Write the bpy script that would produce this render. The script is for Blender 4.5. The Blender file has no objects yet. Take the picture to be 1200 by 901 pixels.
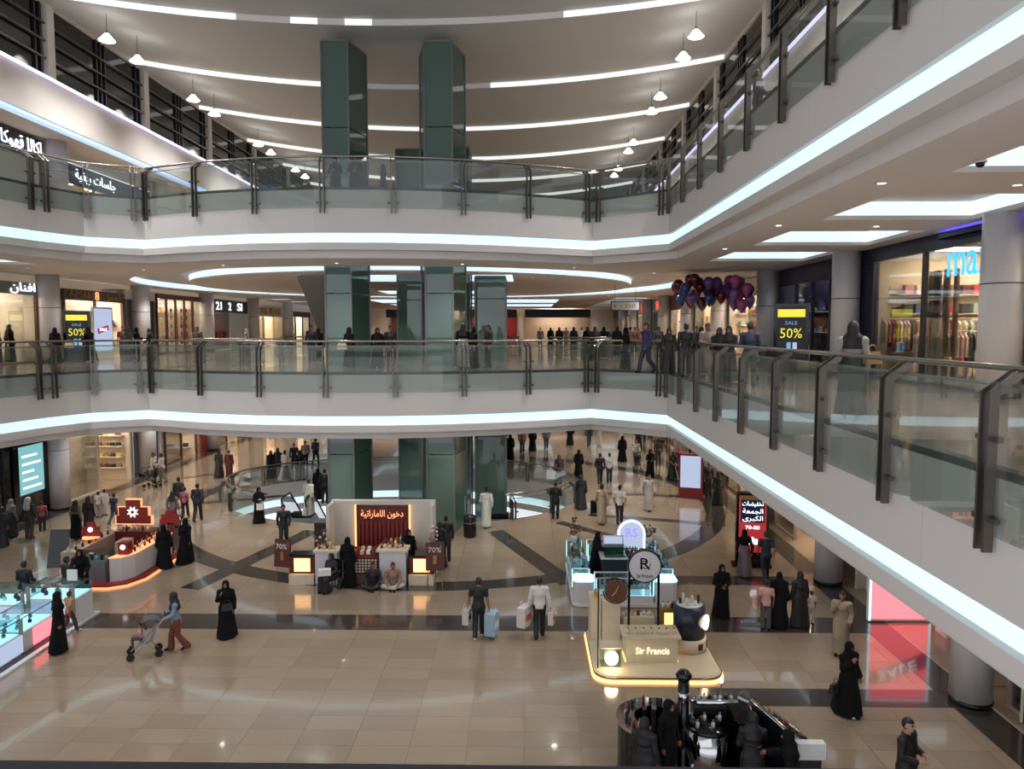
import bpy, bmesh, math, random, unicodedata
import numpy as np
from mathutils import Vector, Matrix
from mathutils.geometry import tessellate_polygon
random.seed(7)
SC = bpy.context.scene; COL = SC.collection
# ---------------------------------------------------------------- camera, world, exposure
CAM_Z = 8.7; FPX = 880.0; PITCH = math.atan((450.5 - 386) / FPX); YAW = math.atan(15 / FPX)
_c = bpy.data.cameras.new('camera'); cam = bpy.data.objects.new('camera', _c); COL.objects.link(cam)
_c.sensor_fit = 'HORIZONTAL'; _c.sensor_width = 36; _c.lens = 36 * FPX / 1200; _c.clip_start = .05; _c.clip_end = 400
cam.location = (0, 0, CAM_Z); cam.rotation_euler = (math.pi / 2 - PITCH, 0, YAW)
SC.camera = cam
W = bpy.data.worlds.new('mall_ambience'); SC.world = W; W.use_nodes = True
W.node_tree.nodes['Background'].inputs['Color'].default_value = (.86, .89, .95, 1)
W.node_tree.nodes['Background'].inputs['Strength'].default_value = 1.0      # light of the rest of the hall behind the camera
VS = SC.view_settings; VS.view_transform = 'Standard'; VS.look = 'None'; VS.exposure = 0.45; VS.gamma = 1.0; VS.use_curve_mapping = False
SC.cycles.max_bounces = 7; SC.cycles.diffuse_bounces = 3; SC.cycles.glossy_bounces = 4; SC.cycles.transparent_max_bounces = 16; SC.cycles.transmission_bounces = 4
SC.cycles.caustics_reflective = False; SC.cycles.caustics_refractive = False; SC.cycles.sample_clamp_indirect = 6
SC.cycles.use_denoising = True
# floor levels: ground 0, first gallery, second gallery
Z1, Z2 = 7.15, 13.75
# ---------------------------------------------------------------- pixel rays of the 1200 x 901 photograph, only used to read positions off it
_fw = Vector((-math.sin(YAW) * math.cos(PITCH), math.cos(YAW) * math.cos(PITCH), -math.sin(PITCH)))
_rt = Vector((math.cos(YAW), math.sin(YAW), 0)); _up = _rt.cross(_fw)
def at(px, py, z=0.):
    d = _fw + _rt * ((px - 600) / FPX) - _up * ((py - 450.5) / FPX); t = (z - CAM_Z) / d.z
    return d.x * t, d.y * t
# ---------------------------------------------------------------- materials
def lin(h):
    h = h.lstrip('#'); c = [int(h[i:i+2], 16) / 255 for i in (0, 2, 4)]
    return tuple((v / 12.92 if v <= .04045 else ((v + .055) / 1.055) ** 2.4) for v in c) + (1,)
_M = {}
def _new(name):
    m = bpy.data.materials.new(name); m.use_nodes = True; return m, m.node_tree.nodes, m.node_tree.links
def solid(name, hexc, rough=.6, metal=0., spec=.5, var=.06, scale=6., coat=0., bump=0.):
    m, N, L = _new(name); b = N['Principled BSDF']; c = lin(hexc)
    tc = N.new('ShaderNodeTexCoord'); nz = N.new('ShaderNodeTexNoise'); nz.inputs['Scale'].default_value = scale; nz.inputs['Detail'].default_value = 3
    rp = N.new('ShaderNodeMix'); rp.data_type = 'RGBA'
    rp.inputs['A'].default_value = tuple(v * (1 - var) for v in c[:3]) + (1,); rp.inputs['B'].default_value = tuple(min(1, v * (1 + var)) for v in c[:3]) + (1,)
    L.new(tc.outputs['Object'], nz.inputs['Vector']); L.new(nz.outputs['Fac'], rp.inputs['Factor']); L.new(rp.outputs['Result'], b.inputs['Base Color'])
    b.inputs['Roughness'].default_value = rough; b.inputs['Metallic'].default_value = metal; b.inputs['Specular IOR Level'].default_value = spec
    b.inputs['Coat Weight'].default_value = coat
    if bump:
        bp = N.new('ShaderNodeBump'); bp.inputs['Strength'].default_value = bump; L.new(nz.outputs['Fac'], bp.inputs['Height']); L.new(bp.outputs['Normal'], b.inputs['Normal'])
    _M[name] = m; return m
def glow(name, hexc, s):
    m, N, L = _new(name); b = N['Principled BSDF']; b.inputs['Base Color'].default_value = (.08, .08, .08, 1) if 'screen' in name or 'sign' in name else (.6, .6, .6, 1)
    b.inputs['Emission Color'].default_value = lin(hexc); b.inputs['Emission Strength'].default_value = s; b.inputs['Roughness'].default_value = .5
    _M[name] = m; return m
def glass(name, tint, refl=.08, body=None, mix=0., rough=.02, fk=.55):
    m, N, L = _new(name); out = N['Material Output']; N.remove(N['Principled BSDF'])
    tr = N.new('ShaderNodeBsdfTransparent'); tr.inputs['Color'].default_value = lin(tint)
    gl = N.new('ShaderNodeBsdfGlossy'); gl.inputs['Roughness'].default_value = rough
    fr = N.new('ShaderNodeLayerWeight'); fr.inputs['Blend'].default_value = refl + .2
    mx = N.new('ShaderNodeMixShader'); src = tr
    if body:
        df = N.new('ShaderNodeBsdfDiffuse'); df.inputs['Color'].default_value = lin(body)
        m2 = N.new('ShaderNodeMixShader'); m2.inputs[0].default_value = mix; L.new(tr.outputs[0], m2.inputs[1]); L.new(df.outputs[0], m2.inputs[2]); src = m2
    ml = N.new('ShaderNodeMath'); ml.operation = 'MULTIPLY_ADD'; ml.inputs[1].default_value = fk; ml.inputs[2].default_value = refl * .4
    L.new(fr.outputs['Fresnel'], ml.inputs[0]); L.new(ml.outputs[0], mx.inputs[0]); L.new(src.outputs[0], mx.inputs[1]); L.new(gl.outputs[0], mx.inputs[2]); L.new(mx.outputs[0], out.inputs['Surface'])
    _M[name] = m; return m
_PAL = {}
def MAT(k):
    if not isinstance(k, str): return k
    if k in _M: return _M[k]
    if k.startswith('#'): return solid(k, k)
    raise KeyError(k)
solid('skin', '#8a5f4a', .55); solid('skin_light', '#b98f77', .55); solid('skin_dark', '#54382c', .55); solid('eye', '#120d0c', .3); solid('lips', '#7a4038', .5)
solid('hair', '#0d0b0b', .5); solid('black', '#08070a', .85, spec=.25, var=.3, scale=9); solid('cloth', '#888888', .8)
solid('white', '#d9d8d4', .7); solid('offwhite', '#c9c2b6', .7); solid('navy', '#171c33', .7); solid('grey', '#6b6a6c', .7); solid('darkgrey', '#2b2a2e', .75)
solid('plaster', '#cfc9c5', .65, scale=.6, var=.03); solid('soffit', '#d4d0d0', .7, scale=.5, var=.03); solid('plaster_roof', '#bcc0c2', .75, scale=.4, var=.03)
solid('steel', '#6c645e', .32, .85, scale=30); solid('steel_bright', '#a39d98', .22, .9, scale=30); solid('chrome', '#c9c9cc', .08, 1.)
solid('reveal', '#0f0e0e', .5); solid('column', '#cbc8cb', .4, spec=.5, scale=2.); solid('column_dark', '#6f6d70', .35, .3)
solid('dark_panel', '#1c1e27', .35); solid('navy_panel', '#141a33', .35); solid('black_gloss', '#09090b', .12); solid('wood', '#5d3a26', .45, scale=14, var=.25)
solid('cream', '#cfc0a6', .55); solid('warm_wall', '#dccfbe', .7); solid('white_gloss', '#d8d8d8', .2); solid('red', '#7d1f1c', .5); solid('red_dark', '#4f1714', .45, scale=10, var=.2)
solid('gold', '#a9854d', .3, .8); solid('grey_panel', '#75777a', .5); solid('beige_panel', '#a08f80', .6)
solid('rubber', '#131313', .7); solid('window_dark', '#15181a', .08, spec=.6)
glass('clear_glass', '#e6eeea', .10); glass('rail_glass', '#f0f4f2', .07, '#a2aaa6', .07, fk=.2); glass('shop_glass', '#eef1f0', .06)
glass('tower_glass', '#7fa195', .16, '#6f8f84', .5); glass('case_glass', '#dff0f2', .08); glass('escalator_glass', '#b9c7c3', .12, '#6d7a78', .3)
glow('led', '#c2ebf5', .8); glow('led_blue', '#86b4f0', 1.0); glow('led_violet', '#d9d4ff', 1.3); glow('lamp', '#fffaf0', 6.); glow('downlight_glow', '#fff4e4', 7.)
glow('coffer', '#d0e8f6', .8); glow('strip', '#f2f6f4', .68); glow('strip_dim', '#b9b6b2', .12)
glow('warm_light', '#ffe9d0', 20.); glow('amber', '#ffb862', 1.9); glow('sign_white', '#f4fbff', 1.6); glow('sign_blue', '#39b4ff', 1.2); glow('sign_red', '#ff4a3a', 1.1); glow('sign_orange', '#ff9a62', 1.4)
glow('screen_blue', '#7fbdea', .55); glow('screen_pale', '#c3d2f2', .6); glow('screen_teal', '#8fd6de', .55); glow('pink_screen', '#f2626a', 2.0); glow('magenta_screen', '#9a0638', .7); glow('screen_red', '#b5121c', .62)
glow('case_light', '#a6e0f0', 1.25); glow('sign_warm', '#fff0c4', 1.2); glow('yellow_screen', '#e8d838', .9); glow('violet_glow', '#5b3cff', 1.2); glow('violet_cove', '#4a38ff', 9.); glow('globe', '#ffe2b4', 9.); glow('cool_spot', '#eef2ff', 6.)
def floor_mat():
    m, N, L = _new('floor_stone'); b = N['Principled BSDF']
    tc = N.new('ShaderNodeTexCoord'); mp = N.new('ShaderNodeMapping'); L.new(tc.outputs['Object'], mp.inputs['Vector'])
    bk = N.new('ShaderNodeTexBrick'); bk.offset = 0; bk.inputs['Scale'].default_value = 1; bk.inputs['Brick Width'].default_value = 1.2; bk.inputs['Row Height'].default_value = .6; bk.inputs['Mortar Size'].default_value = .004
    bk.inputs['Color1'].default_value = lin('#998773'); bk.inputs['Color2'].default_value = lin('#92806d'); bk.inputs['Mortar'].default_value = lin('#6e5f50')
    L.new(mp.outputs[0], bk.inputs['Vector']); nz = N.new('ShaderNodeTexNoise'); nz.inputs['Scale'].default_value = 1.2; nz.inputs['Detail'].default_value = 4; L.new(tc.outputs['Object'], nz.inputs['Vector'])
    mx = N.new('ShaderNodeMix'); mx.data_type = 'RGBA'; mx.blend_type = 'MULTIPLY'; mx.inputs['Factor'].default_value = .12
    L.new(bk.outputs['Color'], mx.inputs['A']); L.new(nz.outputs['Color'], mx.inputs['B']); L.new(mx.outputs['Result'], b.inputs['Base Color'])
    b.inputs['Roughness'].default_value = .16; b.inputs['Specular IOR Level'].default_value = .55; b.inputs['Coat Weight'].default_value = .5; b.inputs['Coat Roughness'].default_value = .05
    _M['floor_stone'] = m
floor_mat()
solid('tile_a', '#998773', .15, spec=.55, scale=1.5, coat=.5); solid('tile_b', '#92806d', .15, spec=.55, scale=1.5, coat=.5); solid('joint', '#63564a', .6); solid('band', '#3a3432', .16, spec=.5, scale=2., coat=.4, var=.15)
# ---------------------------------------------------------------- mesh builder
class MB:
    def __init__(s, o=(0, 0, 0)): s.v = []; s.f = []; s.m = []; s.o = Vector(o); s.cur = 0; s.sm = []; s.smooth = False
    def mat(s, i): s.cur = i; return s
    def add(s, vs, fs, smooth=None):
        n = len(s.v); s.v += [tuple(Vector(q) - s.o) for q in vs]
        for f in fs: s.f.append(tuple(n + k for k in f)); s.m.append(s.cur); s.sm.append(s.smooth if smooth is None else smooth)
        return s
    def box(s, a, b):
        x0, x1 = sorted((a[0], b[0])); y0, y1 = sorted((a[1], b[1])); z0, z1 = sorted((a[2], b[2]))
        return s.add([(x0,y0,z0),(x1,y0,z0),(x1,y1,z0),(x0,y1,z0),(x0,y0,z1),(x1,y0,z1),(x1,y1,z1),(x0,y1,z1)], [(3,2,1,0),(4,5,6,7),(0,1,5,4),(1,2,6,5),(2,3,7,6),(3,0,4,7)])
    def obox(s, c, d, rz=0., rx=0.):
        M = Matrix.Translation(c) @ Matrix.Rotation(rz, 4, 'Z') @ Matrix.Rotation(rx, 4, 'X'); h = [k / 2 for k in d]
        return s.add([M @ Vector((sx*h[0], sy*h[1], sz*h[2])) for sz in (-1, 1) for sx, sy in ((-1,-1),(1,-1),(1,1),(-1,1))], [(3,2,1,0),(4,5,6,7),(0,1,5,4),(1,2,6,5),(2,3,7,6),(3,0,4,7)])
    def prism(s, poly, z0, z1, top=None):
        n = len(poly); A = sum(poly[i][0]*poly[(i+1)%n][1]-poly[(i+1)%n][0]*poly[i][1] for i in range(n))
        if A < 0: poly = poly[::-1]
        vs = [(x, y, z0) for x, y in poly] + [(x, y, z1) for x, y in (top or poly)]
        return s.add(vs, [tuple(range(n))[::-1], tuple(range(n, 2*n))] + [(i, (i+1)%n, n+(i+1)%n, n+i) for i in range(n)])
    def tube(s, pts, r, n=8, caps=True):
        pts = [Vector(p) for p in pts]; rs = r if isinstance(r, (list, tuple)) else [r] * len(pts); vs = []; fs = []
        for i, p in enumerate(pts):
            t = (pts[min(i+1, len(pts)-1)] - pts[max(i-1, 0)]).normalized(); u = t.orthogonal().normalized() if abs(t.z) > .95 else t.cross(Vector((0,0,1))).normalized(); w = t.cross(u)
            vs += [p + (u * math.cos(2*math.pi*k/n) + w * math.sin(2*math.pi*k/n)) * rs[i] for k in range(n)]
        for i in range(len(pts)-1): fs += [(i*n+k, (i+1)*n+k, (i+1)*n+(k+1)%n, i*n+(k+1)%n) for k in range(n)]
        s.add(vs, fs, True)
        if caps: s.add(vs[:n], [tuple(range(n))]); s.add(vs[-n:], [tuple(range(n))[::-1]])
        return s
    def lathe(s, prof, c=(0, 0, 0), n=16, smooth=True):
        vs = []; fs = []
        for r, z in prof: vs += [(c[0]+r*math.cos(2*math.pi*k/n), c[1]+r*math.sin(2*math.pi*k/n), c[2]+z) for k in range(n)]
        for i in range(len(prof)-1): fs += [(i*n+k, i*n+(k+1)%n, (i+1)*n+(k+1)%n, (i+1)*n+k) for k in range(n)]
        if prof[0][0] > 1e-4: fs.append(tuple(range(n))[::-1])
        if prof[-1][0] > 1e-4: fs.append(tuple(range((len(prof)-1)*n, len(prof)*n)))
        return s.add(vs, fs, smooth)
    def ball(s, c, r, n=10, sz=1.): return s.lathe([(max(1e-5, r*math.sin(math.pi*i/(n//2+1))), -r*sz*math.cos(math.pi*i/(n//2+1))) for i in range(n//2+2)], c, n)
    def cyl(s, c, r, z0, z1, n=20): return s.lathe([(r, z0), (r, z1)], c, n, True)
    def disc(s, c, r, ax, th, n=24):                   # a round plate, axis ax
        a = Vector(ax).normalized(); return s.tube([Vector(c) - a*th/2, Vector(c) + a*th/2], r, n)
    def quad(s, *p): return s.add(p, [tuple(range(len(p)))])
    def mesh(s, name, mats):
        me = bpy.data.meshes.new(name); me.from_pydata(s.v, [], s.f)
        for m in (mats if isinstance(mats, (list, tuple)) else [mats]): me.materials.append(MAT(m))
        me.polygons.foreach_set('material_index', s.m); me.polygons.foreach_set('use_smooth', s.sm); me.update(); return me
    def build(s, name, mats, parent=None): return put(name, s.mesh(name, mats), parent, s.o if parent is None else None)
def put(name, me, parent=None, loc=None, rz=0., label=None):
    o = bpy.data.objects.new(name, me); COL.objects.link(o)
    if parent: o.parent = parent
    if loc is not None: o.location = loc
    if rz: o.rotation_euler.z = rz
    if label: o['label'] = label
    return o
def thing(name, label, cat, loc=(0, 0, 0), rz=0., group=None):
    o = bpy.data.objects.new(name, None); COL.objects.link(o); o.empty_display_size = .2; o.location = loc; o.rotation_euler.z = rz
    o['label'] = label; o['category'] = cat
    if group: o['group'] = group
    return o
def tag(o, label, cat, group=None):
    o['label'] = label; o['category'] = cat
    if group: o['group'] = group
    return o
def struct(o, label=None): o['kind'] = 'structure'; o['label'] = label or o.name.split('.')[0].replace('_', ' '); return o
def stuff(o): o['kind'] = 'stuff'; return o
def dup(root, loc, rz=0., label=None, scale=None):
    r = root.copy(); COL.objects.link(r); r.location = loc; r.rotation_euler.z = rz
    if scale: r.scale = (scale,) * 3
    if label: r['label'] = label
    for ch in list(root.children):
        c = ch.copy(); COL.objects.link(c); c.parent = r
        for g in list(ch.children): d = g.copy(); COL.objects.link(d); d.parent = c
    return r
# ---------------------------------------------------------------- lettering; Arabic is shaped by hand into joined forms and laid out right to left
_AR = {}
for _cp in range(0xFE80, 0xFEFD):
    _d = unicodedata.decomposition(chr(_cp)).split()
    if len(_d) == 2: _AR.setdefault(chr(int(_d[1], 16)), {})[_d[0]] = chr(_cp)
def arabic(t):
    out = []; 
    for w in t.split(' '):
        r = []
        for i, ch in enumerate(w):
            f = _AR.get(ch)
            if not f: r.append(ch); continue
            pj = i > 0 and '<initial>' in _AR.get(w[i-1], {}); nj = i < len(w)-1 and w[i+1] in _AR and '<initial>' in f
            k = '<medial>' if pj and nj else '<final>' if pj else '<initial>' if nj else '<isolated>'
            r.append(f.get(k, f['<isolated>']))
        out.append(''.join(r[::-1]) if any(c in _AR for c in w) else w)
    return ' '.join(out[::-1])
def text_mesh(txt, w, h, th=.02, spacing=1.):
    if any('\u0600' <= c <= '\u06ff' for c in txt): txt = arabic(txt)
    c = bpy.data.curves.new('text', 'FONT'); c.body = txt; c.size = 1; c.resolution_u = 2; c.extrude = .03; c.space_character = spacing
    o = bpy.data.objects.new('text', c); COL.objects.link(o); bpy.context.view_layer.update()
    me = bpy.data.meshes.new_from_object(o.evaluated_get(bpy.context.evaluated_depsgraph_get())); bpy.data.objects.remove(o)
    n = len(me.vertices); co = np.empty(n * 3); me.vertices.foreach_get('co', co); co = co.reshape(-1, 3)
    lo, hi = co.min(0), co.max(0); ctr = (lo + hi) / 2; sc = np.array([w / (hi[0]-lo[0]), h / (hi[1]-lo[1]), th / (hi[2]-lo[2])])
    co = (co - ctr) * sc; co = np.stack([co[:, 0], -co[:, 2], co[:, 1]], 1); me.vertices.foreach_set('co', co.ravel()); me.materials.clear(); me.update(); return me
def letters(txt, c, w, h, face, mat, parent, th=.03, name='lettering', spacing=1.):
    """upright text centred at c, read from compass direction `face` (degrees, 0 = from the camera's side)"""
    me = text_mesh(txt, w, h, th, spacing); me.materials.append(MAT(mat)); me.name = name
    o = put(name, me, parent, c, math.radians(face)); return o
# ---------------------------------------------------------------- people: one continuous body each, grown from a distance field
class Field:
    """signed distance field on a grid; tapered limbs and ellipsoids blended smoothly, then meshed by surface nets"""
    def __init__(s, lo, hi, h):
        s.h = h; s.lo = np.array(lo, float)
        n = np.ceil((np.array(hi) - s.lo) / h).astype(int) + 1
        s.ax = [s.lo[i] + h * np.arange(n[i]) for i in range(3)]
        s.f = np.full(n, 0.12, np.float32); s.t = np.zeros(n, np.int8)
    def _win(s, lo, hi):
        sl = []
        for i in range(3):
            a = max(0, int((lo[i] - s.lo[i]) / s.h)); b = min(s.f.shape[i], int((hi[i] - s.lo[i]) / s.h) + 2)
            if a >= b: return None, None
            sl.append(slice(a, b))
        g = np.meshgrid(*[s.ax[i][sl[i]] for i in range(3)], indexing='ij', sparse=True)
        return tuple(sl), g
    def _mix(s, sl, d, k, tag):
        f = s.f[sl]
        if k > 0:
            hh = np.maximum(k - np.abs(f - d), 0) / k
            m = np.minimum(f, d) - hh * hh * k * 0.25
        else: m = np.minimum(f, d)
        if tag is not None: s.t[sl] = np.where(d < f, tag, s.t[sl])
        s.f[sl] = m
    def limb(s, a, b, ra, rb, k=.02, tag=0, flat=1.0):
        a = np.array(a, float); b = np.array(b, float); m = max(ra, rb) + .12
        sl, g = s._win(np.minimum(a, b) - m, np.maximum(a, b) + m)
        if sl is None: return
        d = b - a; w = np.array([1, flat, 1.]); L = max((d * d * w * w).sum(), 1e-9)
        px, py, pz = g[0] - a[0], (g[1] - a[1]) * flat, g[2] - a[2]
        t = np.clip((px * d[0] + py * d[1] * flat + pz * d[2]) / L, 0, 1)
        q = np.sqrt((px - t * d[0]) ** 2 + (py - t * d[1] * flat) ** 2 + (pz - t * d[2]) ** 2) - (ra + (rb - ra) * t)
        s._mix(sl, q / (flat if flat > 1 else 1) ** .5, k, tag)
    def _ell(s, c, r, m):
        c = np.array(c); r = np.array(r)
        sl, g = s._win(c - r - m, c + r + m)
        if sl is None: return None, None
        q = np.sqrt(((g[0] - c[0]) / r[0]) ** 2 + ((g[1] - c[1]) / r[1]) ** 2 + ((g[2] - c[2]) / r[2]) ** 2)
        return sl, (q - 1) * r.min()
    def ell(s, c, r, k=.02, tag=0):
        sl, d = s._ell(c, r, .1)
        if sl is not None: s._mix(sl, d, k, tag)
    def cut_ell(s, c, r):
        sl, d = s._ell(c, r, .02)
        if sl is not None: s.f[sl] = np.maximum(s.f[sl], -d)
    def keep(s, fn):                                   # keep where fn(x,y,z) < 0
        g = np.meshgrid(*s.ax, indexing='ij', sparse=True)
        s.f = np.maximum(s.f, fn(*g)).astype(np.float32)
    def add_fn(s, fn, k=.03):
        g = np.meshgrid(*s.ax, indexing='ij', sparse=True)
        s._mix((slice(None),) * 3, fn(*g), k, None)
    def mesh(s, name, mats):
        f = s.f; ins = f < 0; n = f.shape
        cnt = np.zeros([k - 1 for k in n], np.int8)
        for dx in (0, 1):
            for dy in (0, 1):
                for dz in (0, 1): cnt += ins[dx:n[0]-1+dx, dy:n[1]-1+dy, dz:n[2]-1+dz]
        ii = np.argwhere((cnt > 0) & (cnt < 8)); V = len(ii)
        idx = np.full(cnt.shape, -1, np.int64); idx[tuple(ii.T)] = np.arange(V)
        acc = np.zeros((V, 3)); num = np.zeros(V)
        C = [(a, b, c) for a in (0, 1) for b in (0, 1) for c in (0, 1)]
        for p in C:
            for ax in range(3):
                if p[ax]: continue
                q = list(p); q[ax] = 1
                fa = f[tuple((ii + p).T)]; fb = f[tuple((ii + q).T)]
                m = (fa < 0) != (fb < 0)
                t = np.where(m, fa / np.where(m, fa - fb, 1), 0)
                pos = np.tile(np.array(p, float), (V, 1)); pos[:, ax] += t
                acc += pos * m[:, None]; num += m
        co = (ii + acc / num[:, None]) * s.h + s.lo
        quads = []
        for ax in range(3):
            a, b = [k for k in range(3) if k != ax]
            if ax == 1: a, b = b, a
            sl0 = [slice(None)] * 3; sl1 = [slice(None)] * 3
            sl0[ax] = slice(0, -1); sl1[ax] = slice(1, None)
            i0 = ins[tuple(sl0)]; i1 = ins[tuple(sl1)]
            e = np.argwhere(i0 != i1)
            e = e[(e[:, a] > 0) & (e[:, b] > 0) & (e[:, a] < n[a]-1) & (e[:, b] < n[b]-1)]
            up = i0[tuple(e.T)]
            def cell(da, db):
                c = e.copy(); c[:, a] -= da; c[:, b] -= db; return idx[tuple(c.T)]
            q = np.stack([cell(1, 1), cell(0, 1), cell(0, 0), cell(1, 0)], 1)
            q[~up] = q[~up][:, ::-1]; quads.append(q)
        q = np.concatenate(quads)
        me = bpy.data.meshes.new(name)
        me.vertices.add(V); me.vertices.foreach_set('co', co.ravel())
        me.loops.add(q.size); me.loops.foreach_set('vertex_index', q.ravel().astype(np.int32))
        me.polygons.add(len(q)); me.polygons.foreach_set('loop_start', np.arange(0, q.size, 4, dtype=np.int32))
        for m in mats: me.materials.append(m)
        if len(mats) > 1:
            tv = s.t[tuple(np.minimum(np.rint((co - s.lo) / s.h).astype(int), np.array(n) - 1).T)]
            me.polygons.foreach_set('material_index', np.minimum(tv[q[:, 0]], len(mats) - 1).astype(np.int32))
        me.polygons.foreach_set('use_smooth', np.ones(len(q), bool))
        me.update(); me.validate(); return me

def V3(*a): return np.array(a, float)
def base_pose():
    return dict(dz=0., lean=0., turn=0., sh=.185,
        el=(V3(-.245, .03, 1.13), V3(.245, .03, 1.13)), wr=(V3(-.25, -.05, .88), V3(.25, -.05, .88)),
        kn=(V3(-.10, -.02, .49), V3(.10, -.02, .49)), an=(V3(-.105, .03, .085), V3(.105, .03, .085)))
def pose(**k):
    p = base_pose(); p.update(k); return p
POSES = dict(
    stand=pose(),
    walk=pose(lean=.03, el=(V3(-.25, .12, 1.14), V3(.25, -.02, 1.13)), wr=(V3(-.24, .10, .89), V3(.23, -.20, .93)),
        kn=(V3(-.09, -.17, .50), V3(.09, .03, .49)), an=(V3(-.09, -.24, .09), V3(.09, .33, .15))),
    carry=pose(el=(V3(-.25, .02, 1.13), V3(.26, .02, 1.13)), wr=(V3(-.29, -.02, .86), V3(.30, -.02, .86)),
        kn=(V3(-.09, -.12, .49), V3(.09, .00, .49)), an=(V3(-.09, -.14, .09), V3(.09, .20, .11))),
    push=pose(lean=.06, el=(V3(-.23, -.07, 1.15), V3(.23, -.07, 1.15)), wr=(V3(-.2, -.33, 1.05), V3(.2, -.33, 1.05)),
        kn=(V3(-.09, -.14, .49), V3(.09, .02, .49)), an=(V3(-.09, -.16, .09), V3(.09, .26, .13))),
    hold=pose(el=(V3(-.25, -.01, 1.14), V3(.25, -.01, 1.14)), wr=(V3(-.09, -.23, 1.08), V3(.07, -.24, 1.16))),
    phone=pose(el=(V3(-.24, -.05, 1.15), V3(.24, .03, 1.13)), wr=(V3(-.12, -.20, 1.36), V3(.23, -.10, .90)),
        kn=(V3(-.09, -.13, .49), V3(.09, .0, .49)), an=(V3(-.09, -.14, .09), V3(.09, .22, .11))),
    floor=pose(dz=-.80, lean=.08, el=(V3(-.27, -.06, 1.15), V3(.27, -.06, 1.15)), wr=(V3(-.2, -.26, 1.02), V3(.2, -.26, 1.02)),
        kn=(V3(-.34, -.25, .15), V3(.34, -.25, .15)), an=(V3(.06, -.36, .07), V3(-.08, -.28, .08))),
    chair=pose(dz=-.40, lean=.02, el=(V3(-.25, -.03, 1.14), V3(.25, -.03, 1.14)), wr=(V3(-.13, -.28, 1.05), V3(.13, -.28, 1.05)),
        kn=(V3(-.11, -.43, .50), V3(.11, -.43, .50)), an=(V3(-.11, -.42, .085), V3(.11, -.42, .085))),
    reach=pose(lean=.10, el=(V3(-.24, -.16, 1.20), V3(.25, -.04, 1.13)), wr=(V3(-.16, -.42, 1.16), V3(.2, -.25, 1.0))))
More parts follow.
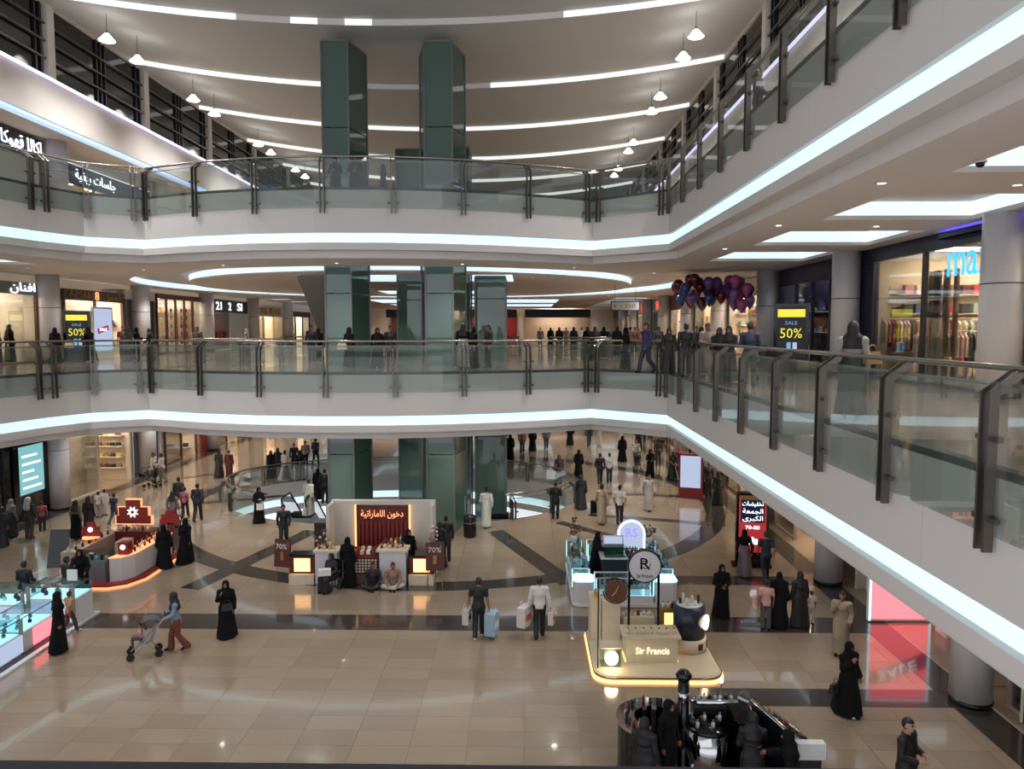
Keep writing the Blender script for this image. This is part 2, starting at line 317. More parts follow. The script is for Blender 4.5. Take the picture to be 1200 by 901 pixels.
class Fig:
    def __init__(s, P):
        s.P = P; dz = P['dz']; ln = P['lean']
        def t(p):                                       # upper body leans forward about the pelvis
            p = np.array(p, float); u = max(0, p[2] - .92); return V3(p[0], p[1] - ln * u * 1.6, p[2] + dz)
        s.pel = t((0, .0, .93)); s.wa = t((0, -.01, 1.07)); s.ch = t((0, .0, 1.27)); s.nk = t((0, .02, 1.44)); s.hd = t((0, -.01, 1.615))
        s.shd = [t((sx * P['sh'], .01, 1.395)) for sx in (-1, 1)]
        s.el = [t(e) for e in P['el']]; s.wr = [t(w) for w in P['wr']]
        s.hip = [V3(sx * .09, 0, .90 + dz) for sx in (-1, 1)]
        s.kn = P['kn']; s.an = P['an']
        al = np.array([s.pel, s.hd, *s.shd, *s.el, *s.wr, *s.hip, *s.kn, *s.an])
        s.lo = al.min(0) - .2; s.hi = al.max(0) + .22; s.lo[2] = -.02; s.hi[2] = s.hd[2] + .17
    def torso(s, F, g, k=.04):
        F.limb(s.pel, s.wa, .135 + g, .118 + g, k, 0, 1.3); F.limb(s.wa, s.ch, .118 + g, .145 + g, k, 0, 1.35)
        F.limb(s.shd[0], s.shd[1], .057 + g, .057 + g, .05)
        F.limb(s.ch, s.nk, .11 + g, .055 + g, k)
    def arms(s, F, g, upto=1.0, wide=0.):
        for i in (0, 1):
            if upto >= .5:
                F.limb(s.shd[i], s.el[i], .050 + g, .040 + g, .03)
                e = s.el[i] + (s.wr[i] - s.el[i]) * min(1, (upto - .5) * 2)
                if upto > .5: F.limb(s.el[i], e, .040 + g, .030 + g + wide, .02)
            else: F.limb(s.shd[i], s.shd[i] + (s.el[i] - s.shd[i]) * upto * 2, .052 + g, .048 + g, .03)
    def legs(s, F, g, cuff=0.):
        for i in (0, 1):
            F.limb(s.hip[i], s.kn[i], .083 + g, .056 + g, .03); F.limb(s.kn[i], s.an[i], .055 + g, .037 + g + cuff, .02)
    def toe(s, i):
        y = -.15
        return s.an[i] + V3(0, y, -.045 - max(0, s.an[i][2] - .09) * .9)
    def head(s, F, g=0.):
        c = s.hd
        F.ell(c + V3(0, .01, .02), (.076 + g, .095 + g, .105 + g), .0); F.ell(c + V3(0, -.025, -.055), (.055 + g, .062 + g, .062 + g), .03)
    def body(s, mats):
        F = Field(s.lo, s.hi, .0105); c = s.hd
        s.torso(F, 0); s.arms(F, 0); s.legs(F, 0); s.head(F)
        F.limb(s.nk, c + V3(0, .01, -.06), .052, .05, .02)
        F.limb(c + V3(0, -.085, .015), c + V3(0, -.103, -.022), .009, .015, .012)     # nose
        for sx in (-1, 1):
            F.ell(c + V3(sx * .078, .012, -.005), (.014, .022, .032), .01)             # ears
            F.cut_ell(c + V3(sx * .031, -.094, .014), (.019, .014, .012))              # eye sockets
            F.ell(c + V3(sx * .031, -.078, .014), (.014, .012, .011), 0, 1)            # eyes
            F.limb(c + V3(sx * .018, -.086, .034), c + V3(sx * .048, -.074, .036), .006, .005, .004, 1)   # brows
        F.limb(c + V3(-.02, -.083, -.052), c + V3(.02, -.083, -.052), .009, .009, .005, 2)                # mouth
        for i in (0, 1):
            sx = (-1, 1)[i]; d = s.wr[i] - s.el[i]; d /= np.linalg.norm(d)
            side = np.cross(d, V3(sx, 0, 0)); side = V3(0, -1, 0) if np.linalg.norm(side) < .2 else side / np.linalg.norm(side)
            if side[1] > 0: side = -side
            nrm = np.cross(side, d); pm = s.wr[i] + d * .075
            for q in (-.022, 0, .022): F.limb(s.wr[i] + side * q * .6, pm + side * q, .016, .015, .012)
            for j, (q, L) in enumerate(((.033, .068), (.011, .078), (-.011, .072), (-.033, .056))):
                a = pm + side * q; b = a + (d + side * q * 2.) * L * .55; e = b + (d * .75 - V3(sx, 0, 0) * .6) * L * .5
                F.limb(a, b, .0095, .009, .003); F.limb(b, e, .009, .008, .003)
            a = s.wr[i] + d * .025 + side * .022; b = a + (d * .6 + side * .8) * .045
            F.limb(a, b, .012, .010, .006); F.limb(b, b + d * .032, .010, .008, .004)
            F.limb(s.an[i], s.toe(i), .034, .028, .02); F.limb(s.an[i], s.an[i] + V3(0, .035, -.035), .03, .03, .02)
        F.keep(lambda x, y, z: .004 - z)
        return F.mesh('body', mats)
    def cap(s, g=.011):
        F = Field(s.hd - .2, s.hd + .2, .011); s.head(F, g); c = s.hd
        F.keep(lambda x, y, z: np.minimum(c[2] + .055 - z + 0 * x + 0 * y, np.maximum(c[1] + .012 - y + 0 * z, c[2] - .07 - z + 0 * y)))
        return F.mesh('hair', [MAT('hair')])
    def shirt(s, upto=1.0, hem=.86):
        F = Field(s.lo, s.hi, .014); s.torso(F, .022); s.arms(F, .016, upto)
        F.limb(s.pel, s.pel - V3(0, 0, .05), .168, .175, .04, 0, 1.25)
        z0 = hem + s.P['dz']; nk = s.nk; c = s.hd
        F.keep(lambda x, y, z: z0 - z + 0 * x + 0 * y); F.cut_ell(nk + V3(0, -.02, .06), (.062, .07, .07))
        return F.mesh('shirt', [MAT('cloth')])
    def trousers(s, cuff=.012):
        F = Field(s.lo, s.hi, .014); s.legs(F, .02, cuff); F.limb(s.hip[0], s.hip[1], .098, .098, .04)
        F.limb(s.pel - V3(0, 0, .05), s.pel + V3(0, 0, .06), .142, .132, .03, 0, 1.25)
        F.keep(lambda x, y, z: .05 - z + 0 * x + 0 * y)
        return F.mesh('trousers', [MAT('cloth')])
    def shoe(s, i):
        a = s.an[i]; t = s.toe(i); F = Field(np.minimum(a, t) - .12, np.maximum(a, t) + .12, .012)
        F.limb(a - V3(0, 0, .01), t, .044, .038, .02); F.limb(a, a + V3(0, .035, -.04), .042, .04, .02)
        F.keep(lambda x, y, z: np.maximum(.001 - z, z - a[2] - .015) + 0 * x + 0 * y)
        return F.mesh('shoe', [MAT('cloth')])
    def robe(s, w=.30, hem=.03, sleeve=.03, arms=True, folds=.05, top=.022):
        F = Field(s.lo - V3(.15, .1, 0), s.hi + V3(.15, .1, 0), .016); s.torso(F, top)
        if arms: s.arms(F, .022, .93, sleeve)
        dz = s.P['dz']
        if dz > -.2:
            s.legs(F, .05)
            ym = (s.an[0][1] + s.an[1][1]) / 2; yd = abs(s.an[0][1] - s.an[1][1]) / 2
            py = s.pel[1]
            def skirt(x, y, z):
                t = np.clip((1.1 - z) / 1.1, 0, 1); th = np.arctan2(y - py, x)
                fo = 1 + folds * t * (np.sin(7 * th + 2 * z) + .5 * np.sin(11 * th - 3 * z))
                A = (.165 + (w - .165) * t ** .8) * fo; B = (.125 + (w * .8 - .125 + yd * .75) * t ** .9) * fo
                cy = py + (ym - py) * t
                d = (np.sqrt((x / A) ** 2 + ((y - cy) / B) ** 2) - 1) * np.minimum(A, B)
                return np.maximum(d, np.maximum(z - 1.15, hem - z))
            F.add_fn(skirt, .05); F.keep(lambda x, y, z: hem - z + 0 * x + 0 * y)
        else:
            s.legs(F, .06, .05)
            for i in (0, 1): F.limb(s.pel - V3(0, 0, .05), s.kn[i], .14, .10, .06)
            F.limb(s.kn[0], s.kn[1], .09, .09, .08)
            if dz > -.5: F.limb(s.an[0] + V3(0, .02, .02), s.an[1] + V3(0, .02, .02), .09, .09, .08)
            F.keep(lambda x, y, z: .03 - z + 0 * x + 0 * y)
        F.cut_ell(s.nk + V3(0, -.02, .06), (.062, .07, .07))
        return F.mesh('robe', [MAT('cloth')])
    def scarf(s, veil=False, drape=.16):
        F = Field(s.hd - V3(.34, .3, .52), s.hd + V3(.34, .3, .2), .012); c = s.hd
        s.head(F, .02); F.ell(c + V3(0, .03, .0), (.10, .10, .125), .02)
        F.limb(c + V3(0, .02, -.08), s.nk, .085, .11, .04); F.limb(s.nk, s.ch + V3(0, 0, .02), .13, .14 + drape * .3, .05, 0, 1.15)
        F.limb(s.shd[0] * .75 + s.nk * .25, s.shd[1] * .75 + s.nk * .25, .075, .075, .06)
        if veil: F.cut_ell(c + V3(0, -.115, .018), (.062, .03, .018))
        else: F.cut_ell(c + V3(0, -.10, -.005), (.058, .075, .078))
        F.keep(lambda x, y, z: s.ch[2] - .02 - .3 * np.abs(x) * 0 - z + 0 * x + 0 * y)
        return F.mesh('headscarf', [MAT('cloth')])
    def ghutra(s):
        F = Field(s.hd - V3(.3, .3, .5), s.hd + V3(.3, .3, .2), .013); c = s.hd
        s.head(F, .018); F.ell(c + V3(0, .03, .02), (.105, .10, .11), .02)
        F.limb(c + V3(0, .07, -.02), s.nk + V3(0, .08, -.1), .10, .15, .05, 0, 1.6)
        F.cut_ell(c + V3(0, -.11, -.03), (.068, .09, .10))
        return F.mesh('headcloth', [MAT('cloth')])
_PROTO = {}
def proto(pz, kit):
    """meshes of a figure: list of (part name, mesh, colour role)"""
    key = (pz, kit)
    if key in _PROTO: return _PROTO[key]
    f = Fig(POSES[pz]); bk = ('body', pz)
    if bk not in _PROTO: _PROTO[bk] = f.body([MAT('skin'), MAT('eye'), MAT('lips')])
    L = [('body', _PROTO[bk], 'skin')]
    def g(nm, fn, role):
        k = (nm, pz, kit if nm in ('robe', 'shirt', 'trousers') else '')
        if k not in _PROTO: _PROTO[k] = fn()
        L.append((nm.split('.')[0], _PROTO[k], role))
    if kit in ('man', 'tee', 'woman'):
        g('shirt', lambda: f.shirt({'man': 1., 'tee': .3, 'woman': 1.}[kit], {'man': .86, 'tee': .86, 'woman': .80}[kit]), 'top')
        g('trousers', lambda: f.trousers(.012 if kit != 'woman' else .045), 'low')
        g('hair', f.cap, 'hair') if kit != 'woman' else g('headscarf', f.scarf, 'scarf')
    elif kit == 'abaya': g('robe', lambda: f.robe(.30), 'top'); g('headscarf', f.scarf, 'scarf')
    elif kit == 'niqab': g('robe', lambda: f.robe(.32, top=.03), 'top'); g('headscarf.veil', lambda: f.scarf(True), 'scarf')
    elif kit == 'thobe': g('robe', lambda: f.robe(.215, .07, .0, folds=.03), 'top'); g('hair', f.cap, 'hair')
    elif kit == 'ghutra': g('robe', lambda: f.robe(.215, .07, .0, folds=.03), 'top'); g('headcloth', f.ghutra, 'scarf')
    elif kit == 'jacket': g('shirt', lambda: f.shirt(1., .74), 'top'); g('trousers', f.trousers, 'low'); g('headcloth', f.ghutra, 'scarf')
    elif kit == 'skirt': g('shirt', lambda: f.shirt(1., .80), 'top'); g('robe', lambda: f.robe(.27, .06, arms=False, folds=.07, top=-.01), 'low'); g('headscarf', f.scarf, 'scarf')
    for i in (0, 1): g('shoe.%d' % i, lambda: f.shoe(i), 'shoe')
    _PROTO[key] = L
    return L
def person(x, y, z, face, label, pz='stand', kit='man', h=1.72, top='black', low='black', scarf=None, hair='hair', shoe='black', skin='skin', group=None, h_sit=None):
    """face: compass degrees of the gaze; 0 = towards the near balcony, 180 = away from it"""
    sc = h / 1.73
    r = thing('person', label, 'person', (x, y, z), math.radians(face), group); r.scale = (sc,) * 3
    col = dict(top=top, low=low, scarf=scarf or top, hair=hair, shoe=shoe, skin=skin)
    for nm, me, role in proto(pz, kit):
        o = bpy.data.objects.new(nm, me); COL.objects.link(o); o.parent = r
        sl = o.material_slots[0]; sl.link = 'OBJECT'; sl.material = MAT(col[role])
    return r
# ---------------------------------------------------------------- the hall: plan of the gallery edge (the void is on its left-hand side)
EDGE = [(5.25, .95), (5.22, 27.6), (2.65, 29.7), (1.0, 28.9), (-1, 28.05), (-3, 27.45), (-5, 27.1), (-7.5, 27.0), (-10, 27.3), (-12.3, 27.95), (-14.7, 29.0), (-16.4, 28.0), (-17.1, 26.4), (-17.9, 23.0), (-18.8, 17.5)]
XL, XR = -20.1, 10.0            # clerestory walls
SL, SR = -23.0, 11.2            # shop fronts left and right
YE = 96.0
RING = (-6.6, 46.6); OVAL = (-6.4, 38.5, 9.0, 5.8)
def offs(path, d):
    out = []; n = len(path)
    for i in range(n):
        a = Vector(path[max(i-1, 0)]); b = Vector(path[i]); c = Vector(path[min(i+1, n-1)])
        t1 = (b - a).normalized() if i else (c - b).normalized(); t2 = (c - b).normalized() if i < n-1 else t1
        n1 = Vector((t1.y, -t1.x)); n2 = Vector((t2.y, -t2.x)); m = (n1 + n2).normalized()
        out.append(tuple(b + m * (d / max(.4, m.dot(n1)))))
    return out
def circle(c, r, n=64, r2=None): return [(c[0] + r * math.cos(2*math.pi*k/n), c[1] + (r2 or r) * math.sin(2*math.pi*k/n)) for k in range(n)]
def rect(x0, y0, x1, y1): return [(x0, y0), (x1, y0), (x1, y1), (x0, y1)]
def plate(mb, outer, holes, z, down=False):
    pl = [[Vector((x, y, 0)) for x, y in q] for q in [outer] + holes]; tr = tessellate_polygon(pl); vs = [v for q in pl for v in q]
    fs = []
    for t in tr:
        a, b, c = (vs[i] for i in t); up = (b - a).cross(c - a).z > 0
        fs.append(tuple(t) if up != down else tuple(t)[::-1])
    return mb.add([(v.x, v.y, z) for v in vs], fs)
def ribbon(mb, path, z0, z1, closed=False, path2=None):
    p2 = path2 or path; n = len(path); m = n if closed else n - 1
    return mb.add([(x, y, z0) for x, y in path] + [(x, y, z1) for x, y in p2], [(i, (i+1) % n, n+(i+1) % n, n+i) for i in range(m)])
# ---- ground floor
TZ = (-13.2, 13.9, 10.8, 21.1)
mb = MB(); plate(mb, rect(-30, 6, 18, YE), [rect(*TZ), circle(OVAL[:2], OVAL[2], 72, OVAL[3])], 0); floor = struct(mb.build('floor', 'floor_stone'), 'glossy beige stone floor of the ground level')
mb = MB(); mb.box((TZ[0], TZ[1], -.06), (TZ[2], TZ[3], -.02)); mb.build('joint_bed', 'joint', floor)
_t = MB(); _t.box((.003, .003, -.02), (1.197, .597, 0)); _ta, _tb = _t.mesh('tile', 'tile_a'), _t.mesh('tile', 'tile_b')
for i in range(20):
    for j in range(12): put('tile', _tb if random.random() < .4 else _ta, floor, (TZ[0] + 1.2*i, TZ[1] + .6*j, 0))
# dark stone bands
_BZ = [.003]
def bandpoly(name, polys, holes=None):
    b = MB()
    for k, p in enumerate(polys): _BZ[0] += .0007; b.prism(p, -.01, _BZ[0])
    return struct(b.build(name, 'band'), 'dark stone band set in the beige floor')
def strip_between(a, b, w):
    a, b = Vector(a), Vector(b); t = (b - a).normalized(); n = Vector((-t.y, t.x)) * w / 2; return [tuple(a+n), tuple(a-n), tuple(b-n), tuple(b+n)]
bandpoly('trim_1', [rect(SL, 21.15, 10.0, 22.3)])
bandpoly('trim_2', [rect(3.2, 25.2, 10.0, 26.1)])
bandpoly('trim_3', [rect(9.9, 8, 10.75, 90)])
bandpoly('trim_4', [rect(4.2, 16.9, 9.9, 17.75)])
b = MB(); ro, ri = circle((-3.8, 38), 13.6, 96), circle((-3.8, 38), 12.7, 96); plate(b, ro, [ri], .0035); struct(b.build('trim_5', 'band'), 'round dark stone band around the lift towers')
R_ = [((580, 622), (668, 684), .75), ((366, 622), (222, 690), .75), ((655, 612), (760, 640), .5), ((340, 580), (230, 590), .5), ((700, 578), (850, 583), .5), ((690, 603), (850, 615), .5), ((745, 520), (850, 590), .7), ((215, 560), (330, 545), .5)]
bandpoly('trim_6', [strip_between(at(*p), at(*q), w) for p, q, w in R_])
bandpoly('trim_7', [rect(-22.6, 8, -21.8, 90)])
# ---- opening in the ground floor with the basement below
b = MB(); ov = circle(OVAL[:2], OVAL[2], 72, OVAL[3]); ribbon(b, ov, -.9, 0, True); ribbon(b, circle(OVAL[:2], OVAL[2] - .12, 72, OVAL[3] - .12), -1.6, -1.25, True); struct(b.build('trim_8', 'plaster'), 'pale rim of the oval opening in the ground floor')
b = MB(); ribbon(b, circle(OVAL[:2], OVAL[2] + .05, 72, OVAL[3] + .05), -1.25, -.9, True); struct(b.build('trim_9', 'led'), 'light band inside the oval floor opening')
b = MB(); b.box((-30, 25, -6.2), (14, 55, -6.0)); struct(b.build('floor', 'darkgrey'), 'basement floor below the oval opening')
# ---- the two galleries
TRAYS = [(7.0, y, 10.5, y + 3.4) for y in (3.9, 9.3, 14.7, 20.1, 25.5)] + [(7.4, y, 10.5, y + 3.2) for y in (62, 67.5, 73, 78.5, 84)]
TRAYS_L = [(-22.3, y, -19.4, y + 3.4) for y in (21.0, 26.4)] + [(-22.5, y, -20.2, y + 3.2) for y in (64, 69.5, 75, 80.5)] + [(-14, 65, 3, 74), (-14, 77, 3, 86)]
INNER = [(-10.8, 35.8, -.6, 41.2), (-10.0, 50.5, -2.0, 55.5)]
NT = [10]
def trim(): NT[0] += 1; return 'trim_%d' % NT[0]
b = MB(); b.mat(0); b.lathe([(.075, -.004), (.075, .0)], n=14); b.mat(1); b.lathe([(.075, .0), (.08, -.012), (.11, -.012), (.115, 0)], n=14); _DL = b.mesh('downlight', ['downlight_glow', 'white'])
_dls = bpy.data.lights.new('downlight_beam', 'SPOT'); _dls.energy = 330; _dls.spot_size = math.radians(130); _dls.spot_blend = .7; _dls.shadow_soft_size = .12; _dls.color = (1, .965, .92)
_dlr = _dls.copy(); _dlr.energy = 150
def gallery(F, zname):
    zs = F - 2.47
    b = MB(); fl = offs(EDGE, .02); plate(b, fl + [(-23.6, 17.5), (-23.6, YE), (13.6, YE), (13.6, .95)], [], F); struct(b.build('floor', 'floor_stone'), 'glossy beige floor of the %s' % zname)
    # fascia: panels, light strip and lower lip
    b = MB(); i0, i1, i2 = offs(EDGE, .0), offs(EDGE, .14), offs(EDGE, .34)
    ribbon(b, i0, F - 2.2, F - 1.95); ribbon(b, i1, F - 1.95, F - 1.95, False, i0); ribbon(b, i2, F - 2.2, F - 2.2, False, i0); ribbon(b, i2, zs, F - 2.2); ribbon(b, i0, F - 1.58, F - 1.58, False, i1)
    tr = struct(b.build(trim(), 'plaster'), 'white lower lip of the %s edge' % zname)
    b = MB(); ribbon(b, i1, F - 2.0, F - 1.5); b.build('light_strip', 'led', tr)
    b = MB(); ribbon(b, offs(EDGE, -.004), F - .09, F + .01); ribbon(b, offs(EDGE, .16), F + .01, F + .01, False, offs(EDGE, -.004)); b.build('dark_reveal', 'reveal', tr)
    segs = [(EDGE[0], EDGE[1], 6)] + [(EDGE[i], EDGE[i+1], 1) for i in range(1, len(EDGE) - 1)]
    for a, c, n in segs:
        a, c = Vector(a), Vector(c)
        for k in range(n):
            p, q = a.lerp(c, k/n), a.lerp(c, (k+1)/n); t = (q - p).normalized(); nr = Vector((t.y, -t.x)); g = t * .004
            if n == 1: g = t * .0005
            P = [p + g, q - g, q - g + nr * .1, p + g + nr * .1]; b = MB(); b.prism([tuple(v) for v in P], F - 1.6, F - .09); b.build('panel', 'plaster', tr)
    # soffit with lit trays and the ring cove
    tl = [t for t in TRAYS + TRAYS_L if F > 10 or t[1] > 13]; trays = [rect(*t) for t in tl]; inner = [rect(*t) for t in INNER]
    b = MB(); out = offs(EDGE, .34); rc, rd = circle(RING, 15.9, 96), circle(RING, 13.0, 96)
    plate(b, out + [(-23.6, 17.5), (-23.6, YE), (13.6, YE), (13.6, .95)], [rc] + trays, zs, True); plate(b, rd, inner, zs, True)
    ce = struct(b.build('ceiling', 'soffit'), 'plain soffit under the %s with lit trays' % zname)
    b = MB(); plate(b, circle(RING, 16.0, 96), [circle(RING, 12.9, 96)], zs + .36, True); b.build('cove_top', 'soffit', ce)
    b = MB(); ribbon(b, rc, zs + .06, zs + .36, True); ribbon(b, rd, zs + .06, zs + .36, True); b.build('cove_light', 'coffer', ce)
    b = MB(); ribbon(b, rc, zs, zs + .06, True); ribbon(b, rd, zs, zs + .06, True); b.build('cove_lip', 'plaster', ce)
    for t in tl + INNER:
        b = MB(); r_ = rect(*t); b.mat(0); lp = .1 if t[3] - t[1] < 3.6 else .03; ribbon(b, r_, zs, zs + lp, True); plate(b, r_, [], zs + .42, True); b.mat(1); ribbon(b, r_, zs + lp, zs + .42, True)
        b.build('tray', ['plaster', 'coffer'], ce)
    for x, y in [(6.3, 13.6), (6.3, 19.0), (6.4, 24.4), (8.8, 13.8), (8.8, 19.2)] + [(RING[0] + r * math.cos(a), RING[1] + r * math.sin(a)) for r, n, q in ((17.2, 22, .1), (14.4, 16, .2), (11.2, 14, 0)) for a in [2*math.pi*k/n + q for k in range(n)]] + [(-18.8, 24.5), (-20.9, 31.5), (8.6, 60), (8.6, 72)]:
        if x < 10.3 and x > -22.5:
            q = put('downlight', _DL, ce, (x, y, zs - .002)); lo = bpy.data.objects.new('downlight_beam', _dlr if x > 6 and y < 30 and F < 10 else _dls); COL.objects.link(lo); lo.parent = q; lo.location = (0, 0, -.03)
gallery(Z1, 'first gallery'); gallery(Z2, 'second gallery')
# ---- the balcony the picture is taken from
b = MB(); b.box((-14, -3, Z1 - .4), (5.2, .62, Z1)); struct(b.build('floor', 'floor_stone'), 'floor of the near balcony')
# ---- roof: a sagging ceiling stepped at every light strip
def roof_z(x): u = (x - (XL + XR) / 2) / ((XR - XL) / 2); return CAM_Z + 12.15 + 1.4 * u * u
BAY, Y0 = 8.05, 31.0; NX = 28
xs = [XL - .3 + (XR - XL + .6) * i / NX for i in range(NX + 1)]
roof = MB(); roof.box((XL - .4, YE - .1, CAM_Z + 14), (XR + .4, YE + .3, CAM_Z + 14.3)); roof = struct(roof.build('ceiling', 'plaster_roof'), 'sagging white roof ceiling stepped at each light strip')
for k in range(-4, 8):
    y0 = Y0 + BAY * k; b = MB(); vs = []; fs = []
    for i, x in enumerate(xs): vs += [(x, y0, roof_z(x)), (x, y0 + BAY, roof_z(x) + .24)]
    fs = [(2*i, 2*i+1, 2*i+3, 2*i+2) for i in range(NX)]; b.add(vs, fs, True); b.build('panel', 'plaster_roof', roof)
    b = MB()
    for i in range(NX):
        x0, x1 = xs[i], xs[i+1]; xm = (x0 + x1) / 2; u = (xm + 5.05) / 15.05
        dim = k >= -1 and abs(u) < (.42 if k <= 0 else .25 if k == 1 else 0) and not (k == 0 and i in (10, 12))
        b.mat(1 if dim else 0); b.add([(x0, y0, roof_z(x0)), (x1, y0, roof_z(x1)), (x1, y0 - .02, roof_z(x1) + .24), (x0, y0 - .02, roof_z(x0) + .24)], [(0, 1, 2, 3)])
    b.build('light_strip', ['strip', 'strip_dim'], roof)
# ---- clerestory walls with dark windows
NW = [0]
def clerestory(X, sgn, side):
    z0, z1, z2 = 17.5, 19.2, CAM_Z + 13.9; xo = X - sgn * .3
    b = MB(); b.box((X, 2, z0), (xo, YE, z1)); b.box((X, 2, z2 - .35), (xo, YE, z2 + .3)); b.box((X - sgn*.3, 2, z0 + .1), (X - sgn * 4.2, YE, z0 + .5))
    for k in range(-3, 8): y = 32.3 + BAY * k; b.box((X + sgn * .12, y - .24, z1), (xo, y + .24, z2))
    wl = struct(b.build('wall_' + side, 'plaster'), 'white clerestory wall above the second gallery, %s side' % side)
    b = MB(); b.box((X + sgn * .05, 2, z1 - .02), (X + sgn * .16, YE, z1 + .07)); b.build('light_line', 'led_violet', wl)
    b = MB(); b.box((X - sgn * .05, 2, z0 - .02), (X - sgn * .45, YE, z0 - .14)); b.build('light_strip', 'led_blue', wl)
    for k in range(-3, 7):
        y = 32.3 + BAY * k; NW[0] += 1; xw = X - sgn * .12
        b = MB(); b.box((xw, y + .24, z1), (xw - sgn * .03, y + BAY - .24, z2 - .3)); w = struct(b.build('window_%d' % NW[0], 'window_dark'), 'dark clerestory window with metal bars, %s side' % side)
        for q in (.27, .50, .73):
            b = MB(); zz = z1 + (z2 - z1 - .3) * q; b.box((xw + sgn*.16, y + .24, zz - .04), (xw + sgn*.08, y + BAY - .24, zz + .04)); b.build('bar', 'steel', w)
        for q in (.45, BAY/2 - .35, BAY/2, BAY/2 + .35, BAY - .45, BAY - .8):
            b = MB(); b.box((xw, y + q - .05, z1), (xw + sgn*.09, y + q + .05, z2 - .3)); b.build('mullion', 'dark_panel', w)
clerestory(XL, 1, 'left'); clerestory(XR, -1, 'right')
b = MB(); b.box((-30, YE, -.1), (18, YE + .3, 24)); struct(b.build('wall_back', 'plaster'), 'far end wall of the hall')
b = MB(); b.box((-30.2, 8, -.1), (-30, YE, 18)); struct(b.build('wall_left', 'warm_wall'), 'outer wall behind the shops, left side')
b = MB(); b.box((18, 1, -.1), (18.2, YE, 18)); struct(b.build('wall_right', 'warm_wall'), 'outer wall behind the shops, right side')
# ---- round columns of the shop fronts
def column_at(x, y, z0, z1, r, lab, mat='column'):
    t = thing('column', lab, 'column', (x, y, z0)); b = MB(); b.cyl((0, 0, 0), r, .12, z1 - z0, 28); b.build('shaft', mat, t)
    b = MB(); b.cyl((0, 0, 0), r + .02, 0, .13, 28); b.build('base_ring', 'black_gloss', t)
    b = MB(); b.cyl((0, 0, 0), r + .008, (z1 - z0) * .62, (z1 - z0) * .62 + .025, 28); b.build('joint_ring', 'darkgrey', t); return t
CY = [17.2, 25.5, 33.7, 41.9, 50.1, 58.3, 66.5, 74.7, 82.9]
ORD = 'nearest second third fourth fifth sixth seventh eighth ninth'.split()
for k, y in enumerate(CY):
    column_at(10.75, y, Z1, Z2 - 2.47, .45, 'grey round column on the first gallery, right row, %s from the camera' % ORD[k])
    column_at(10.45, y, 0, Z1 - 2.47, .45, 'grey round column on the ground floor, %s from the camera on the right side' % ORD[k])
for k, y in enumerate([28.5, 35.6, 44.2, 53.4, 62.6, 71.8, 81]):
    column_at(-22.7, y, Z1, Z2 - 2.47, .5, 'grey round column on the first gallery, %s from the camera on the left side' % ORD[k])
    column_at(-22.6, y, 0, Z1 - 2.47, .5, 'grey round column on the ground floor, %s from the camera on the left side' % ORD[k])
for k, y in enumerate([28.2, 36.0, 46.0]):
    column_at(-22.3, y, Z2, 17.6, .5, 'grey round column on the second gallery, %s from the camera between the shop signs' % ORD[k])
# ---- downlights and pendants
def pendant(x, y, lab):
    z = 20.75; t = thing('pendant_lamp', lab, 'lamp', (x, y, z))
    b = MB(); b.lathe([(.05, .30), (.10, .27), (.20, .14), (.33, .0), (.30, -.02), (.0001, -.01)], n=18); b.build('shade', 'lamp', t)
    b = MB(); b.tube([(0, 0, .28), (0, 0, roof_z(x) - z + .2)], .012, 6); b.build('cord', 'darkgrey', t); b = MB(); b.lathe([(.06, .28), (.05, .36), (.03, .40)], n=10); b.build('cap', 'steel', t)
    l = bpy.data.lights.new('pendant_beam', 'SPOT'); l.energy = 1750; l.spot_size = math.radians(128); l.spot_blend = .9; l.shadow_soft_size = .3; l.color = (1, .98, .95)
    o = bpy.data.objects.new('pendant_beam', l); COL.objects.link(o); o.parent = t; o.location = (0, 0, -.06)
_py = [16.0, 18.5, 24.1, 26.5, 32.1, 34.6, 40.3, 43.0, 50.0, 52.4, 58.0, 60.5]
for k, y in enumerate(_py):
    pendant(-17.5, y, 'white bell pendant lamp by the left clerestory, number %s from the camera' % ('one two three four five six seven eight nine ten eleven twelve'.split()[k]))
    pendant(7.05, y, 'white bell pendant lamp by the right clerestory, number %s from the camera' % ('one two three four five six seven eight nine ten eleven twelve'.split()[k]))
